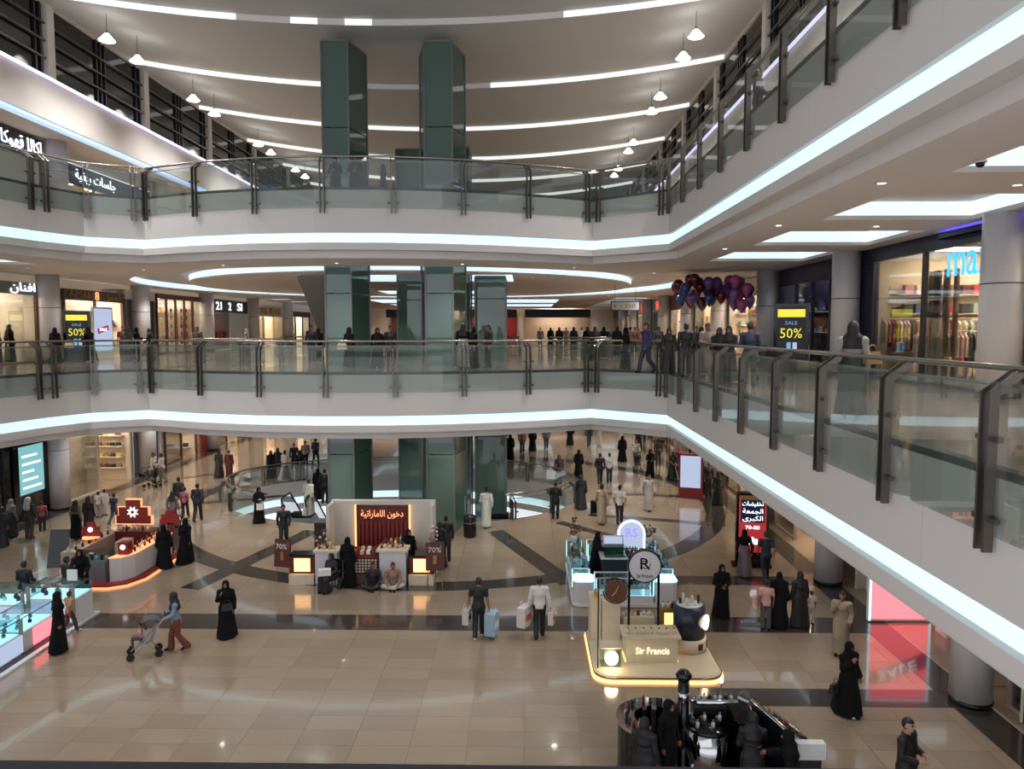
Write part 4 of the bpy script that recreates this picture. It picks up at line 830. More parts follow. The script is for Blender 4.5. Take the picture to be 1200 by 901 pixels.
# ---------------------------------------------------------------- lit stands and hanging signs
def totem(x, y, z, rz, w, h, lab, scr, frame='black_gloss', lo=.55):
    t = thing('advert_stand', lab, 'sign', (x, y, z), rz); b = MB(); b.box((-w/2, -.14, .1), (w/2, .14, h)); b.build('frame', frame, t); b = MB(); b.box((-w/2 - .12, -.24, 0), (w/2 + .12, .24, .1)); b.build('foot', frame, t)
    b = MB(); b.box((-w/2 + .09, -.15, lo), (w/2 - .09, -.141, h - .1)); b.build('screen', scr, t); return t
for k, (x, y, rz, lab) in enumerate([(9.35, 26.6, -.35, 'black advertising stand with a yellow discount screen on the right of the first gallery'), (-21.6, 36.0, .35, 'black advertising stand with a yellow discount screen on the left of the first gallery')]):
    t = totem(x, y, Z1, rz, 1.15, 2.45, lab, 'dark_panel'); b = MB(); b.box((-.45, -.158, 1.98), (.45, -.15, 2.25)); b.build('banner_strip', 'yellow_screen', t)
    letters('50%', (0, -.165, 1.42), .72, .34, 0, 'yellow_screen', t, .01); letters('SALE', (0, -.165, 1.78), .4, .12, 0, 'screen_blue', t, .01)
    for q in range(2): b = MB(); b.box((-.14 + .2*q, -.158, .75), (.0 + .2*q, -.15, 1.1)); b.build('product_picture', ('screen_blue', 'screen_pale')[q], t)
t = totem(8.35, 27.3, 0, -.12, 1.15, 2.75, 'tall black advertising stand with a red screen of white writing by the ground floor column', 'screen_red')
b = MB(); b.box((-.42, -.156, 1.66), (.42, -.15, 2.5)); b.build('title_box', '#18204a', t); b = MB(); b.box((-.48, -.154, 2.5), (.48, -.15, 2.64)); b.build('top_strip', 'gold', t)
for s, z, h, w in (('تخفيضات', 2.35, .22, .75), ('الجمعة', 2.07, .22, .72), ('الكبرى', 1.8, .22, .72), ('70-80', 1.48, .13, .5)): letters(s, (0, -.165, z), w, h, 0, 'sign_white', t, .01)
b = MB(); b.prism([(-.2, 0), (.2, 0), (.2, .01), (-.2, .01)], 0, .01); 
for q in range(3): b = MB(); b.box((-.2 + .14*q, -.16, .85), (-.09 + .14*q, -.15, 1.05 + .07*(q == 1))); b.build('emblem_block', 'sign_white', t)
t = totem(8.6, 38.6, 0, -.3, 1.2, 2.3, 'red framed poster stand with a pale screen on the ground floor behind the red screen', 'screen_pale', 'red')
t = thing('hanging_sign', 'rounded white direction sign hanging from the first gallery soffit near the balloons', 'sign', (5.9, 44.5, 10.05)); b = MB(); b.prism([(-.85, -.05), (.85, -.05), (.85, .05), (-.85, .05)], -.25, .3); b.build('board', 'darkgrey', t)
b = MB(); b.box((-.8, -.06, -.2), (.8, -.05, .25)); b.build('face', 'column', t); letters('P  <  EXIT', (0, -.07, .02), 1.3, .2, 0, 'darkgrey', t, .01)
for sx in (-.6, .6): b = MB(); b.tube([(sx, 0, .3), (sx, 0, 1.22)], .012, 6); b.build('hanger', 'steel', t)
for k, (px, py) in enumerate([(1149, 188), (1186, 158), (930, 118)][:1]):
    x, y = at(px, py, Z2 - 2.47); t = thing('dome_camera', 'small dark dome camera on the soffit above the right gallery', 'camera', (x, y, Z2 - 2.475)); b = MB(); b.lathe([(.09, 0), (.09, -.03), (.0001, -.03)], n=14); b.build('base', 'white', t); b = MB(); b.lathe([(.07, -.03), (.06, -.075), (.03, -.1), (.0001, -.105)], n=14); b.build('dome', 'black_gloss', t)
# ---------------------------------------------------------------- glass lift towers
def tower(poly, z0, z1, lab, seams=(3.4, 6.8, 10.2, 13.6, 17.0)):
    cx = sum(p[0] for p in poly)/4; cy = sum(p[1] for p in poly)/4; t = thing('lift_tower', lab, 'lift tower', (cx, cy, z0)); o = Vector((cx, cy, z0)); n = 4
    lv = [z0] + [s for s in seams if z0 + 1 < s < z1 - 1] + [z1]
    for i in range(4):
        a, c = Vector(poly[i]), Vector(poly[(i+1) % 4]); d = (c - a).normalized(); nr = Vector((d.y, -d.x))
        for q in range(len(lv) - 1):
            A, C = a + d*.03, c - d*.03; b = MB(o); b.prism([tuple(A), tuple(C), tuple(C - nr*.03), tuple(A - nr*.03)], lv[q] + .02, lv[q+1] - .02); b.build('glass_panel', 'tower_glass', t)
        b = MB(o); b.box((a.x - .035, a.y - .035, z0), (a.x + .035, a.y + .035, z1)); b.build('corner_post', 'column_dark', t)
    b = MB(o); b.prism(poly, z1, z1 + .08); b.build('roof_panel', 'grey_panel', t)
    b = MB(o); q = [tuple(Vector(p).lerp(Vector((cx, cy)), .45)) for p in poly]; b.prism(q, z0, z1 - .4); b.build('guide_frame', 'column_dark', t)
    return t
tower([(-8.35, 31.5), (-7.27, 31.5), (-6.85, 33.2), (-8.45, 33.2)], 0, CAM_Z + 11.75, 'tall green glass lift tower rising past both galleries, left one of the tall pair')
tower([(-4.15, 31.5), (-3.0, 31.5), (-2.6, 33.2), (-4.55, 33.2)], 0, CAM_Z + 11.7, 'tall green glass lift tower rising past both galleries, right one of the tall pair')
tower([(-6.5, 38.4), (-5.2, 38.4), (-5.2, 40), (-6.5, 40)], -6, CAM_Z + 9.0, 'lower green glass tower between the two tall lift towers')
tower([(-3.7, 39), (-2.85, 39), (-2.85, 40.4), (-3.7, 40.4)], -6, CAM_Z + 9.2, 'lower green glass tower just behind the right tall lift tower')
tower([(-2.45, 37), (-.95, 37), (-.95, 38.6), (-2.45, 38.6)], -6, Z2 - 2.5, 'dark green glass shaft right of the lift towers ending under the second gallery')
# ---------------------------------------------------------------- escalators
def escalator(p0, p1, w, lab):
    """from the low landing p0 to the high landing p1, both floor points"""
    p0, p1 = Vector(p0), Vector(p1); t = thing('escalator', lab, 'escalator', p0); d = Vector((p1.x - p0.x, p1.y - p0.y, 0)).normalized(); e = Vector((-d.y, d.x, 0)); up = Vector((0, 0, 1))
    A, B = p0 + d*1.0, p1 - d*1.0
    def sec(off, z): return [p0 + e*off + up*z, A + e*off + up*z, B + e*off + up*z, p1 + e*off + up*z]
    b = MB(p0); lo, hi = sec(-w/2 - .25, -.75), sec(-w/2 - .25, .0); lo2, hi2 = sec(w/2 + .25, -.75), sec(w/2 + .25, .0)
    lo[0].z = p0.z - .05; lo2[0].z = p0.z - .05
    vs = lo + hi + lo2 + hi2; b.add(vs, [(i, i+1, 4+i+1, 4+i) for i in range(3)] + [(8+i+1, 8+i, 12+i, 12+i+1) for i in range(3)] + [(i+1, i, 8+i, 8+i+1) for i in range(3)] + [(0, 4, 12, 8), (3, 11, 15, 7)]); b.build('truss', 'grey_panel', t)
    n = int((B - A).length / .38)
    for k in range(n):
        q = A.lerp(B, (k + .5) / n); b = MB(p0); M = [q + d*u + e*v + up*z for z in (-.02, .14) for u, v in ((-.16, -w/2), (.16, -w/2), (.16, w/2), (-.16, w/2))]; b.add(M, [(3,2,1,0),(4,5,6,7),(0,1,5,4),(1,2,6,5),(2,3,7,6),(3,0,4,7)]); b.build('step', 'darkgrey', t)
    for s in (-1, 1):
        o_ = s * (w/2 + .1); pts = sec(o_, .98); path = [p0 + e*o_ + up*.55 - d*.1, p0 + e*o_ + up*.9 - d*.2] + pts + [p1 + e*o_ + up*.9 + d*.2, p1 + e*o_ + up*.55 + d*.1]
        b = MB(p0); b.tube(path, .05, 8); b.build('handrail', 'rubber', t)
        g = sec(o_, .05) + sec(o_, .93); b = MB(p0); th = e*.012; b.add([v - th for v in g] + [v + th for v in g], [(i+1, i, 4+i, 4+i+1) for i in range(3)] + [(8+i, 8+i+1, 12+i+1, 12+i) for i in range(3)]); b.build('glass_side', 'escalator_glass', t)
        b = MB(p0); k1, k2 = sec(o_ - .1, .03), sec(o_ + .1, .03); b.add(k1 + k2, [(i, i+1, 4+i+1, 4+i) for i in range(3)]); b.build('deck', 'steel_bright', t)
    return t
escalator((-10.4, 33.2, -6), (-10.4, 33.2 + 0, -6 + .001), .9, 'x') if False else None
escalator((-10.6, 43.5, -6.0), (-10.6, 34.0, 0.0), .9, 'escalator coming up from the basement left of the kiosk with a red back wall')
escalator((-1.2, 43.5, -6.0), (-1.2, 34.0, 0.0), .9, 'escalator coming up from the basement right of the lift towers')
escalator((-10.3, 44.0, Z1), (-10.3, 33.0, Z2 - .05), .9, 'escalator climbing from the first to the second gallery behind the left lift tower')
# balustrade around the floor opening
def arc(a0, a1, n=16, c=OVAL, g=.12): return [(c[0] + (c[2]+g) * math.cos(math.radians(a0 + (a1-a0)*k/n)), c[1] + (c[3]+g) * math.sin(math.radians(a0 + (a1-a0)*k/n))) for k in range(n+1)]
balustrade([arc(232, 118)], 0, 'curved glass balustrade round the left side of the oval floor opening', 2.2, False)
balustrade([arc(62, -52)], 0, 'curved glass balustrade round the right side of the oval floor opening', 2.2, False)
balustrade([arc(112, 68)], 0, 'curved glass balustrade at the back of the oval floor opening', 2.2, False)
balustrade([arc(160, 40, 16, (-6.4, 40, 8, 8))], Z1, 'curved glass balustrade behind the lift towers on the first gallery', 2.4, False)
balustrade([[(-15, 34), (-10.6, 33.2)]], Z1, 'straight glass balustrade by the escalator on the first gallery', 2.2, False)
balustrade([[(1.5, 41.5), (4.6, 39.0)]], Z1, 'straight glass balustrade right of the lift towers on the first gallery', 2.2, False)
# ---------------------------------------------------------------- balloons
_bl = MB(); _bl.lathe([(.001, -.30), (.05, -.285), (.13, -.18), (.21, -.02), (.23, .08), (.20, .19), (.12, .27), (.001, .30)], n=14); _bk = MB(); _bk.lathe([(.04, -.34), (.012, -.29)], n=8)
BC = {'dark red': '#5a1518', 'deep blue': '#223a78', 'violet': '#6a3f8a', 'pink': '#b0508a', 'mauve': '#8a5a9a'}
for v in BC.values(): solid(v, v, .18, spec=.6)
_kn = _bk.mesh('knot', '#5a1518'); BM = {k: _bl.mesh('balloon', v) for k, v in BC.items()}
random.seed(4)
def balloons(cx, cy, cz, n, cols, rx, rz, where):
    done = []
    for k in range(n):
        c = cols[k % len(cols)]
        for _ in range(400):
            a = random.random()*6.28; r = random.random() ** .5; x, y, z = cx + rx*r*math.cos(a), cy + .8*random.uniform(-1, 1), cz + rz*r*math.sin(a)
            if all((x-u)**2 + (y-v)**2 + ((z-w)*.8)**2 > .47**2 for u, v, w in done): break
        done.append((x, y, z))
        t = thing('balloon', '%s party balloon in the %s of the balloon seller on the right gallery' % (c, where), 'balloon', (x, y, z), 0, '%s balloons in the %s' % (c, where)); put('balloon_skin', BM[c], t); put('knot', _kn, t)
        b = MB(); b.tube([(0, 0, -.33), (cx*.2 + 8.4*.8 - x, 33.4 - y, 8.35 - z)], .004, 4, False); b.build('string', 'white', t)
balloons(7.65, 33.6, 10.35, 26, ['dark red', 'dark red', 'deep blue', 'violet'], 1.0, .55, 'larger bunch')
balloons(9.35, 33.4, 10.3, 18, ['violet', 'pink', 'mauve'], .55, .6, 'smaller bunch')
# ---------------------------------------------------------------- kiosks on the ground floor
def rrect(x0, y0, x1, y1, r, n=5):
    out = []
    for cx, cy, a in ((x1-r, y0+r, -90), (x1-r, y1-r, 0), (x0+r, y1-r, 90), (x0+r, y0+r, 180)): out += [(cx + r*math.cos(math.radians(a + 90*k/n)), cy + r*math.sin(math.radians(a + 90*k/n))) for k in range(n+1)]
    return out
def part(name, mat, t, fn): b = MB(tuple(t.location)); fn(b); return b.build(name, mat, t)
_B = dict(amber='#c98a3a', ruby='#7a2226', plum='#3a2a50', pale='#d8c9a0', black='#15151a', teal='#4d7f90', clear='#cfe2ea', silver='#b9bcc2')
_BM = {}
def bottle(k, x, y, z, lab, grp, h=.18, r=.04):
    if (k, h, r) not in _BM: _BM[(k, h, r)] = (_bottle(_B[k], h, r))
    o = put('bottle', _BM[(k, h, r)], None, (x, y, z), random.random()*3); return tag(o, lab, 'bottle', grp)
random.seed(11)
# --- cream perfume kiosk with the round sign
T = thing('perfume_kiosk', 'cream perfume kiosk on a glowing rounded platform with a counter of bottles', 'kiosk', (3.3, 19.6, 0))
part('platform', 'cream', T, lambda b: b.prism(rrect(1.75, 18.0, 4.95, 21.2, .45), .03, .13))
part('platform_rim', 'black_gloss', T, lambda b: b.prism(rrect(1.73, 17.98, 4.97, 21.22, .46), .10, .125)); part('under_light', 'amber', T, lambda b: b.prism(rrect(1.70, 17.93, 5.0, 21.25, .48), .0, .06))
part('top_deck', 'cream', T, lambda b: b.prism(rrect(1.8, 18.05, 4.9, 21.15, .42), .12, .14))
part('counter', 'cream', T, lambda b: b.box((2.62, 18.85, .14), (3.95, 19.5, .78))); part('countertop', 'cream', T, lambda b: b.box((2.52, 18.75, .78), (4.02, 19.6, .84))); part('counter_light', 'amber', T, lambda b: b.box((2.6, 18.87, .14), (3.97, 19.48, .17)))
letters('Sir Francis', (0.0, -.77, .45), .86, .17, 0, 'sign_warm', T, .02)
part('tall_cabinet', 'cream', T, lambda b: b.box((1.82, 20.3, .14), (2.12, 20.9, 1.3))); part('tall_cabinet', 'cream', T, lambda b: b.box((2.14, 20.1, .14), (2.62, 20.75, 1.25)))
part('back_cabinet', 'gold', T, lambda b: b.box((3.75, 20.2, .14), (4.45, 20.7, 1.0))); part('back_shelf', 'cream', T, lambda b: b.box((2.75, 20.3, .14), (3.6, 20.7, .75)))
part('amber_panel', 'amber', T, lambda b: b.box((3.85, 20.185, .6), (4.35, 20.2, .93)))
part('glass_case', 'case_glass', T, lambda b: b.box((1.95, 18.55, .14), (2.45, 19.0, .62))); part('case_top', 'cream', T, lambda b: b.box((1.93, 18.53, .62), (2.47, 19.02, .65)))
g_ = part('globe_lamp', 'globe', T, lambda b: b.ball((2.2, 18.45, .42), .17, 16))
part('drum', 'navy_panel', T, lambda b: b.cyl((4.42, 19.75, 0), .42, .5, 1.35, 28)); part('drum_base', 'cream', T, lambda b: b.cyl((4.42, 19.75, 0), .46, .14, .5, 28)); part('drum_top', 'white_gloss', T, lambda b: b.cyl((4.42, 19.75, 0), .34, 1.35, 1.38, 24))
part('drum_lamp', 'globe', T, lambda b: b.disc((4.82, 19.5, .95), .19, (1, -.55, 0), .05, 20))
for k in range(3): part('picture_tile', ('red_dark', 'white', 'black_gloss')[k], T, lambda b: b.obox((4.42 + .47*math.sin(.5 + .35*k), 19.75 - .47*math.cos(.5 + .35*k), .33), (.13, .02, .16), .5 + .35*k))
part('thin_frame', 'black_gloss', T, lambda b: b.tube([(1.86, 18.5, .14), (1.86, 18.5, 2.46), (2.3, 18.5, 2.46)] + [(2.3 + .32*math.sin(a), 18.5, 2.14 + .32*math.cos(a)) for a in [math.pi*k/10 for k in range(1, 16)]], .018, 6))
part('wooden_disc', 'wood', T, lambda b: b.disc((2.3, 18.5, 2.14), .29, (0, 1, 0), .04, 28)); part('copper_mark', 'gold', T, lambda b: b.tube([(2.2, 18.47, 2.02), (2.3, 18.47, 2.12), (2.36, 18.47, 2.27)], .02, 6))
for x in (2.78, 3.56): part('sign_post', 'black_gloss', T, lambda b: b.box((x - .03, 19.55, .14), (x + .03, 19.61, 2.75)))
part('round_sign', 'dark_panel', T, lambda b: b.disc((3.17, 19.5, 2.47), .45, (0, 1, 0), .10, 36)); part('round_sign_face', 'column', T, lambda b: b.disc((3.17, 19.445, 2.47), .41, (0, 1, 0), .02, 36))
letters('Sir Francis', (-.13, -.17, 2.22), .42, .09, 0, 'black_gloss', T, .01); letters('R', (-.12, -.17, 2.55), .26, .30, 0, 'black_gloss', T, .01); part('emblem_swirl', 'black_gloss', T, lambda b: b.tube([(3.17 + (.05 + .012*k)*math.cos(.7*k), 19.43, 2.55 + (.05 + .012*k)*math.sin(.7*k)) for k in range(10)], .012, 5))
for k in range(7): bottle('pale', 2.68 + .2*k, 19.0, .84, 'pale perfume bottle on the cream counter, %s of seven from the left' % 'first second third fourth fifth sixth seventh'.split()[k], 'front row on the cream counter', .17, .05)
for k in range(8): bottle(['amber', 'pale', 'black', 'ruby'][k % 4], 2.0 + .35*(k % 2) , 20.4 + .08*(k//2), 1.26 if k % 2 else 1.3, 'small bottle on top of the tall cream cabinets', 'bottles on the tall cream cabinets', .16, .04)
for k in range(5): bottle(['clear', 'pale', 'black'][k % 3], 3.85 + .13*k, 20.4, 1.0, 'bottle standing on the amber-fronted back cabinet', 'bottles on the amber back cabinet', .2, .045)
for k in range(5): bottle(['silver', 'pale', 'ruby'][k % 3], 2.85 + .16*k, 20.5, .75, 'bottle standing between the two sign posts', 'bottles between the sign posts', .18, .045)
for k in range(6): a = 1.05*k; bottle(['black', 'pale', 'clear'][k % 3], 4.42 + .24*math.cos(a), 19.75 + .24*math.sin(a), 1.38, 'bottle standing on the navy drum', 'bottles on the navy drum', .2 if k % 2 else .3, .04)
# --- white and blue glass perfume kiosk behind it
T = thing('perfume_kiosk', 'white perfume kiosk with blue-lit glass cases behind the round sign', 'kiosk', (3.15, 25, 0))
part('platform', 'white_gloss', T, lambda b: b.prism(rrect(1.5, 23.0, 4.85, 27.4, .25), .02, .10))
def case(b0, b1, zt=.95, zb=.35):
    (x0, y0), (x1, y1) = b0, b1
    part('case_base', 'white_gloss', T, lambda b: b.box((x0, y0, .1), (x1, y1, zb))); part('light_panel', 'case_light', T, lambda b: b.box((x0 + .03, y0 + .03, zb), (x1 - .03, y1 - .03, zb + .015)))
    part('glass_case', 'case_glass', T, lambda b: b.box((x0, y0, zb + .02), (x1, y1, zt))); part('case_rim', 'white_gloss', T, lambda b: [b.box((x0 - .01, q - .02, zt), (x1 + .01, q + .02, zt + .03)) for q in (y0, y1)])
    part('glass_shelf', 'case_glass', T, lambda b: b.box((x0 + .02, y0 + .02, (zb + zt)/2), (x1 - .02, y1 - .02, (zb + zt)/2 + .012)))
    for e in ((x0, y0), (x1, y0), (x0, y1), (x1, y1)): part('corner_light', 'case_light', T, lambda b: b.box((e[0] - .015, e[1] - .015, zb), (e[0] + .015, e[1] + .015, zt)))
case((1.55, 23.9), (2.1, 27.2)); case((2.25, 23.1), (4.05, 23.7), .9); case((4.2, 23.9), (4.8, 27.2)); case((2.3, 26.7), (4.0, 27.3))
for a in ((1.55, 23.05, 2.2, 23.85), (4.1, 23.05, 4.8, 23.85)): part('corner_counter', 'column', T, lambda b: b.prism(rrect(*a, .2), .1, .8)); part('corner_top', 'case_light', T, lambda b: b.prism(rrect(a[0]-.02, a[1]-.02, a[2]+.02, a[3]+.02, .2), .8, .82))
part('middle_counter', 'dark_panel', T, lambda b: b.box((2.6, 24.8, .1), (3.9, 25.7, 1.0))); part('middle_top', 'white_gloss', T, lambda b: b.box((2.55, 24.75, 1.0), (3.95, 25.75, 1.04)))
part('display_case', 'case_glass', T, lambda b: b.box((2.7, 24.85, 1.04), (3.4, 25.2, 1.4))); part('display_back', '#2f5a3a', T, lambda b: b.box((2.72, 25.2, 1.04), (3.38, 25.23, 1.4)))
part('arch_board', 'screen_pale', T, lambda b: b.add([(3.75 + .5*math.cos(math.pi*k/14), q, 1.55 + .5*math.sin(math.pi*k/14)) for q in (26.0, 26.08) for k in range(15)] + [(4.25, 26.0, 1.04), (3.25, 26.0, 1.04), (4.25, 26.08, 1.04), (3.25, 26.08, 1.04)], [tuple(range(15)) + (31, 30), tuple(range(15, 30))[::-1] + (32, 33)] + [(k+1, k, 15+k, 16+k) for k in range(14)]))
part('arch_light', 'sign_white', T, lambda b: b.tube([(4.2, 25.97, 1.04)] + [(3.75 + .45*math.cos(math.pi*k/14), 25.97, 1.55 + .45*math.sin(math.pi*k/14)) for k in range(15)] + [(3.3, 25.97, 1.04)], .03, 6)); letters('RS', (.6, .95, 1.6), .4, .3, 0, 'violet_glow', T, .02)
t = thing('monitor', 'white-screened monitor on the middle counter of the blue-lit perfume kiosk', 'monitor', (3.05, 25.45, 1.04)); b = MB(); b.box((-.35, -.02, .18), (.35, .02, .6)); b.build('bezel', 'white_gloss', t); b = MB(); b.box((-.31, -.025, .22), (.31, -.02, .56)); b.build('screen', 'screen_pale', t); b = MB(); b.box((-.04, -.03, .02), (.04, .03, .2)); b.box((-.15, -.1, 0), (.15, .1, .02)); b.build('stand', 'steel', t)
for k in range(14): bottle(['clear', 'teal', 'silver', 'plum', 'ruby'][k % 5], 1.68 + .28*(k % 2), 24.1 + .22*k, .95 if k % 3 else .655, 'perfume bottle in the left-hand case of the blue-lit kiosk', 'bottles of the left case', .22, .055)
for k in range(14): bottle(['clear', 'teal', 'silver', 'plum', 'black'][k % 5], 4.35 + .28*(k % 2), 24.1 + .22*k, .95 if k % 3 else .655, 'perfume bottle in the right-hand case of the blue-lit kiosk', 'bottles of the right case', .22, .055)
for k in range(10): bottle(['clear', 'silver', 'black', 'teal'][k % 4], 2.38 + .17*k, 23.4, .635, 'perfume bottle in the front case of the blue-lit kiosk', 'bottles of the front case', .2, .05)
for k in range(10): bottle(['clear', 'silver', 'ruby', 'plum'][k % 4], 2.4 + .16*k, 27.0, .93 if k % 2 else .635, 'perfume bottle in the rear case of the blue-lit kiosk', 'bottles of the rear case', .26, .05)
for k in range(8): bottle(['black', 'ruby', 'clear'][k % 3], 3.5 + .1*(k % 4), 25.0 + .3*(k // 4), 1.04, 'dark bottle on the middle counter of the blue-lit kiosk', 'bottles of the middle counter', .25, .045)
def flowers(x, y, z, lab, cols, h=.55, n=16):
    t = thing('flower_arrangement', lab, 'flowers', (x, y, z)); b = MB(); b.lathe([(.10, 0), (.15, .2), (.13, .24)], n=12); b.build('vase', 'white_gloss', t)
    for k in range(n):
        a = random.random()*6.28; r = .25*random.random()**.5; zz = .3 + (h - .2)*random.random(); b = MB(); b.ball((r*math.cos(a), r*math.sin(a), zz), .055, 7, .8); b.build('blossom', cols[k % len(cols)], t)
        b = MB(); b.tube([(0, 0, .2), (r*math.cos(a)*.9, r*math.sin(a)*.9, zz - .03)], .008, 4, False); b.build('stem', '#3c4a30', t)
flowers(1.8, 26.9, .98, 'tall brown dried flower arrangement at the back of the blue-lit kiosk', ['#5a2f2a', '#7a4a3a', '#8a6a5a'], .8)
flowers(4.5, 26.8, .98, 'pale brown flower arrangement on the right of the blue-lit kiosk', ['#8a7a6a', '#5a4a40', '#b0a090'], .6)
# --- black and chrome cosmetics kiosk at the lower edge
T = thing('cosmetics_kiosk', 'black and chrome cosmetics kiosk at the lower edge of the view', 'kiosk', (3.6, 14.6, 0))
def carc(c, r0, r1, a0, a1, z0, z1, b, n=18):
    P = [(c[0] + r*math.cos(math.radians(a0 + (a1-a0)*k/n)), c[1] + r*math.sin(math.radians(a0 + (a1-a0)*k/n))) for r in (r0, r1) for k in range(n+1)]; m = n + 1
    vs = [(x, y, z0) for x, y in P] + [(x, y, z1) for x, y in P]; q = 2*m
    b.add(vs, [(q+k+1, q+k, q+m+k, q+m+k+1) for k in range(n)] + [(k, k+1, m+k+1, m+k) for k in range(n)] + [(k+1, k, q+k, q+k+1) for k in range(n)] + [(m+k, m+k+1, q+m+k+1, q+m+k) for k in range(n)] + [(0, m, q+m, q), (n, q+n, q+m+n, m+n)])
part('curved_counter', 'black_gloss', T, lambda b: carc((2.55, 14.2), .42, .72, 10, 250, .08, 1.1, b)); part('curved_rim', 'chrome', T, lambda b: carc((2.55, 14.2), .40, .76, 8, 252, 1.1, 1.17, b)); part('plinth', 'chrome', T, lambda b: carc((2.55, 14.2), .40, .74, 10, 250, 0, .08, b))
part('pillar', 'black_gloss', T, lambda b: b.cyl((3.12, 14.3, 0), .11, .05, 1.9, 20)); part('pillar_band', 'chrome', T, lambda b: b.cyl((3.12, 14.3, 0), .115, 1.45, 1.62, 20)); part('pillar_cap', 'black_gloss', T, lambda b: b.lathe([(.15, 1.9), (.16, 1.96), (.10, 2.04), (.001, 2.06)], (3.12, 14.3, 0), 18)); part('pillar_foot', 'chrome', T, lambda b: b.cyl((3.12, 14.3, 0), .2, 0, .05, 20))
part('round_counter', 'chrome', T, lambda b: b.cyl((3.6, 14.25, 0), .42, .05, .95, 30)); part('round_counter_top', 'black_gloss', T, lambda b: b.cyl((3.6, 14.25, 0), .44, .95, 1.0, 30))
part('shelf_tube', 'chrome', T, lambda b: b.tube([(3.4, 14.75, 1.22), (3.5, 14.66, 1.22), (4.35, 14.66, 1.22)], .06, 12)); part('shelf_cabinet', 'dark_panel', T, lambda b: b.box((3.4, 14.62, .05), (4.4, 14.95, 1.12))); part('shelf_top', 'steel', T, lambda b: b.box((3.35, 14.6, 1.12), (4.45, 15.0, 1.17)))
part('dark_cabinet', 'black_gloss', T, lambda b: b.box((4.02, 13.7, .05), (4.42, 14.5, 1.3)))
part('slanted_counter', 'dark_panel', T, lambda b: b.add([(4.55, 14.6, .05), (5.0, 14.6, .05), (5.4, 13.2, .05), (4.95, 13.2, .05), (4.55, 14.6, 1.25), (5.0, 14.6, 1.02), (5.4, 13.2, 1.02), (4.95, 13.2, 1.25)], [(0,1,2,3),(4,7,6,5),(0,4,5,1),(1,5,6,2),(2,6,7,3),(3,7,4,0)]))
part('slanted_rail', 'chrome', T, lambda b: b.tube([(4.55, 14.62, 1.28), (4.95, 13.18, 1.28)], .05, 12)); part('slanted_rail', 'chrome', T, lambda b: b.tube([(5.0, 14.62, 1.05), (5.42, 13.18, 1.05)], .035, 10)); part('rail_end', 'white_gloss', T, lambda b: b.box((4.9, 13.02, 1.0), (5.4, 13.18, 1.3)))
part('mirror', 'chrome', T, lambda b: b.disc((4.3, 14.3, 1.5), .14, (.3, -1, .1), .015, 20))
part('lamp_post', 'chrome', T, lambda b: b.tube([(4.0, 14.85, 1.17), (4.0, 14.85, 1.55)], .012, 6)); part('lamp', 'lamp', T, lambda b: b.ball((4.0, 14.85, 1.58), .045, 10))
for k in range(16):
    a = math.radians(20 + 14*k); bottle(['black', 'plum', 'ruby', 'silver'][k % 4], 2.55 + .57*math.cos(a), 14.2 + .57*math.sin(a), 1.17, 'small cosmetic bottle along the curved black counter', 'bottles on the curved black counter', .12 if k % 3 else .18, .03)
for k in range(18):
    u = (k // 2) / 8.5; s = .25 + .45*(k % 2); bottle(['black', 'ruby', 'plum'][k % 3], 4.55 + .4*u + s*.45, 14.5 - 1.25*u, 1.25 - .23*s, 'lipstick tube on the slanted display counter', 'tubes on the slanted counter', .13, .025)
for k in range(6): bottle(['silver', 'black', 'clear'][k % 3], 3.36 + .1*k, 14.1 + .14*(k % 3), 1.0, 'bottle on the round chrome counter', 'bottles on the round chrome counter', .16, .035)
for k in range(7): bottle(['silver', 'clear', 'black'][k % 3], 3.55 + .11*k, 14.85, 1.17, 'bottle along the chrome shelf', 'bottles on the chrome shelf', .15, .035)
# --- kiosk with the red slatted back wall
T = thing('oud_kiosk', 'kiosk with a red slatted back wall and glowing orange writing below the lift towers', 'kiosk', (-5.2, 26, 0))
part('back_wall', 'offwhite', T, lambda b: b.box((-7.1, 27.0, 0), (-3.28, 27.25, 2.45))); part('side_wing', 'offwhite', T, lambda b: b.box((-7.1, 26.3, 0), (-6.98, 27.0, 2.4))); part('side_wing', 'offwhite', T, lambda b: b.box((-3.4, 26.3, 0), (-3.28, 27.0, 2.4)))
part('red_panel', 'red_dark', T, lambda b: b.box((-6.15, 26.93, .5), (-4.25, 27.0, 2.3)))
for k in range(12): part('slat', 'red', T, lambda b: b.box((-6.12 + .157*k, 26.88, .55), (-6.02 + .157*k, 26.93, 1.72)))
for x in (-6.2, -4.22): part('edge_light', 'amber', T, lambda b: b.box((x, 26.92, .5), (x + .03, 26.99, 2.3)))
letters('دخون الاماراتية', (0, .87, 1.98), 1.55, .32, 0, 'sign_orange', T, .03)
part('left_counter', 'column', T, lambda b: b.box((-7.15, 25.0, 0), (-6.4, 25.6, 1.12))); part('left_countertop', 'cream', T, lambda b: b.box((-7.2, 24.95, 1.12), (-6.35, 25.65, 1.18)))
part('right_counter', 'column', T, lambda b: b.box((-4.95, 25.0, 0), (-4.05, 25.6, 1.15))); part('right_countertop', 'cream', T, lambda b: b.box((-5.05, 24.95, 1.15), (-3.98, 25.65, 1.22)))
part('middle_counter', 'red_dark', T, lambda b: b.box((-5.95, 25.1, 0), (-5.0, 25.6, 1.0))); part('middle_top', 'red', T, lambda b: b.add([(-5.95, 25.05, .95), (-5.0, 25.05, .95), (-5.0, 25.6, 1.15), (-5.95, 25.6, 1.15)], [(0,1,2,3)]))
for i in range(8):
    for j in range(5): part('lattice_cell', 'offwhite', T, lambda b: b.box((-5.9 + .11*i, 25.08, .4 + .1*j), (-5.83 + .11*i, 25.1, .46 + .1*j)))
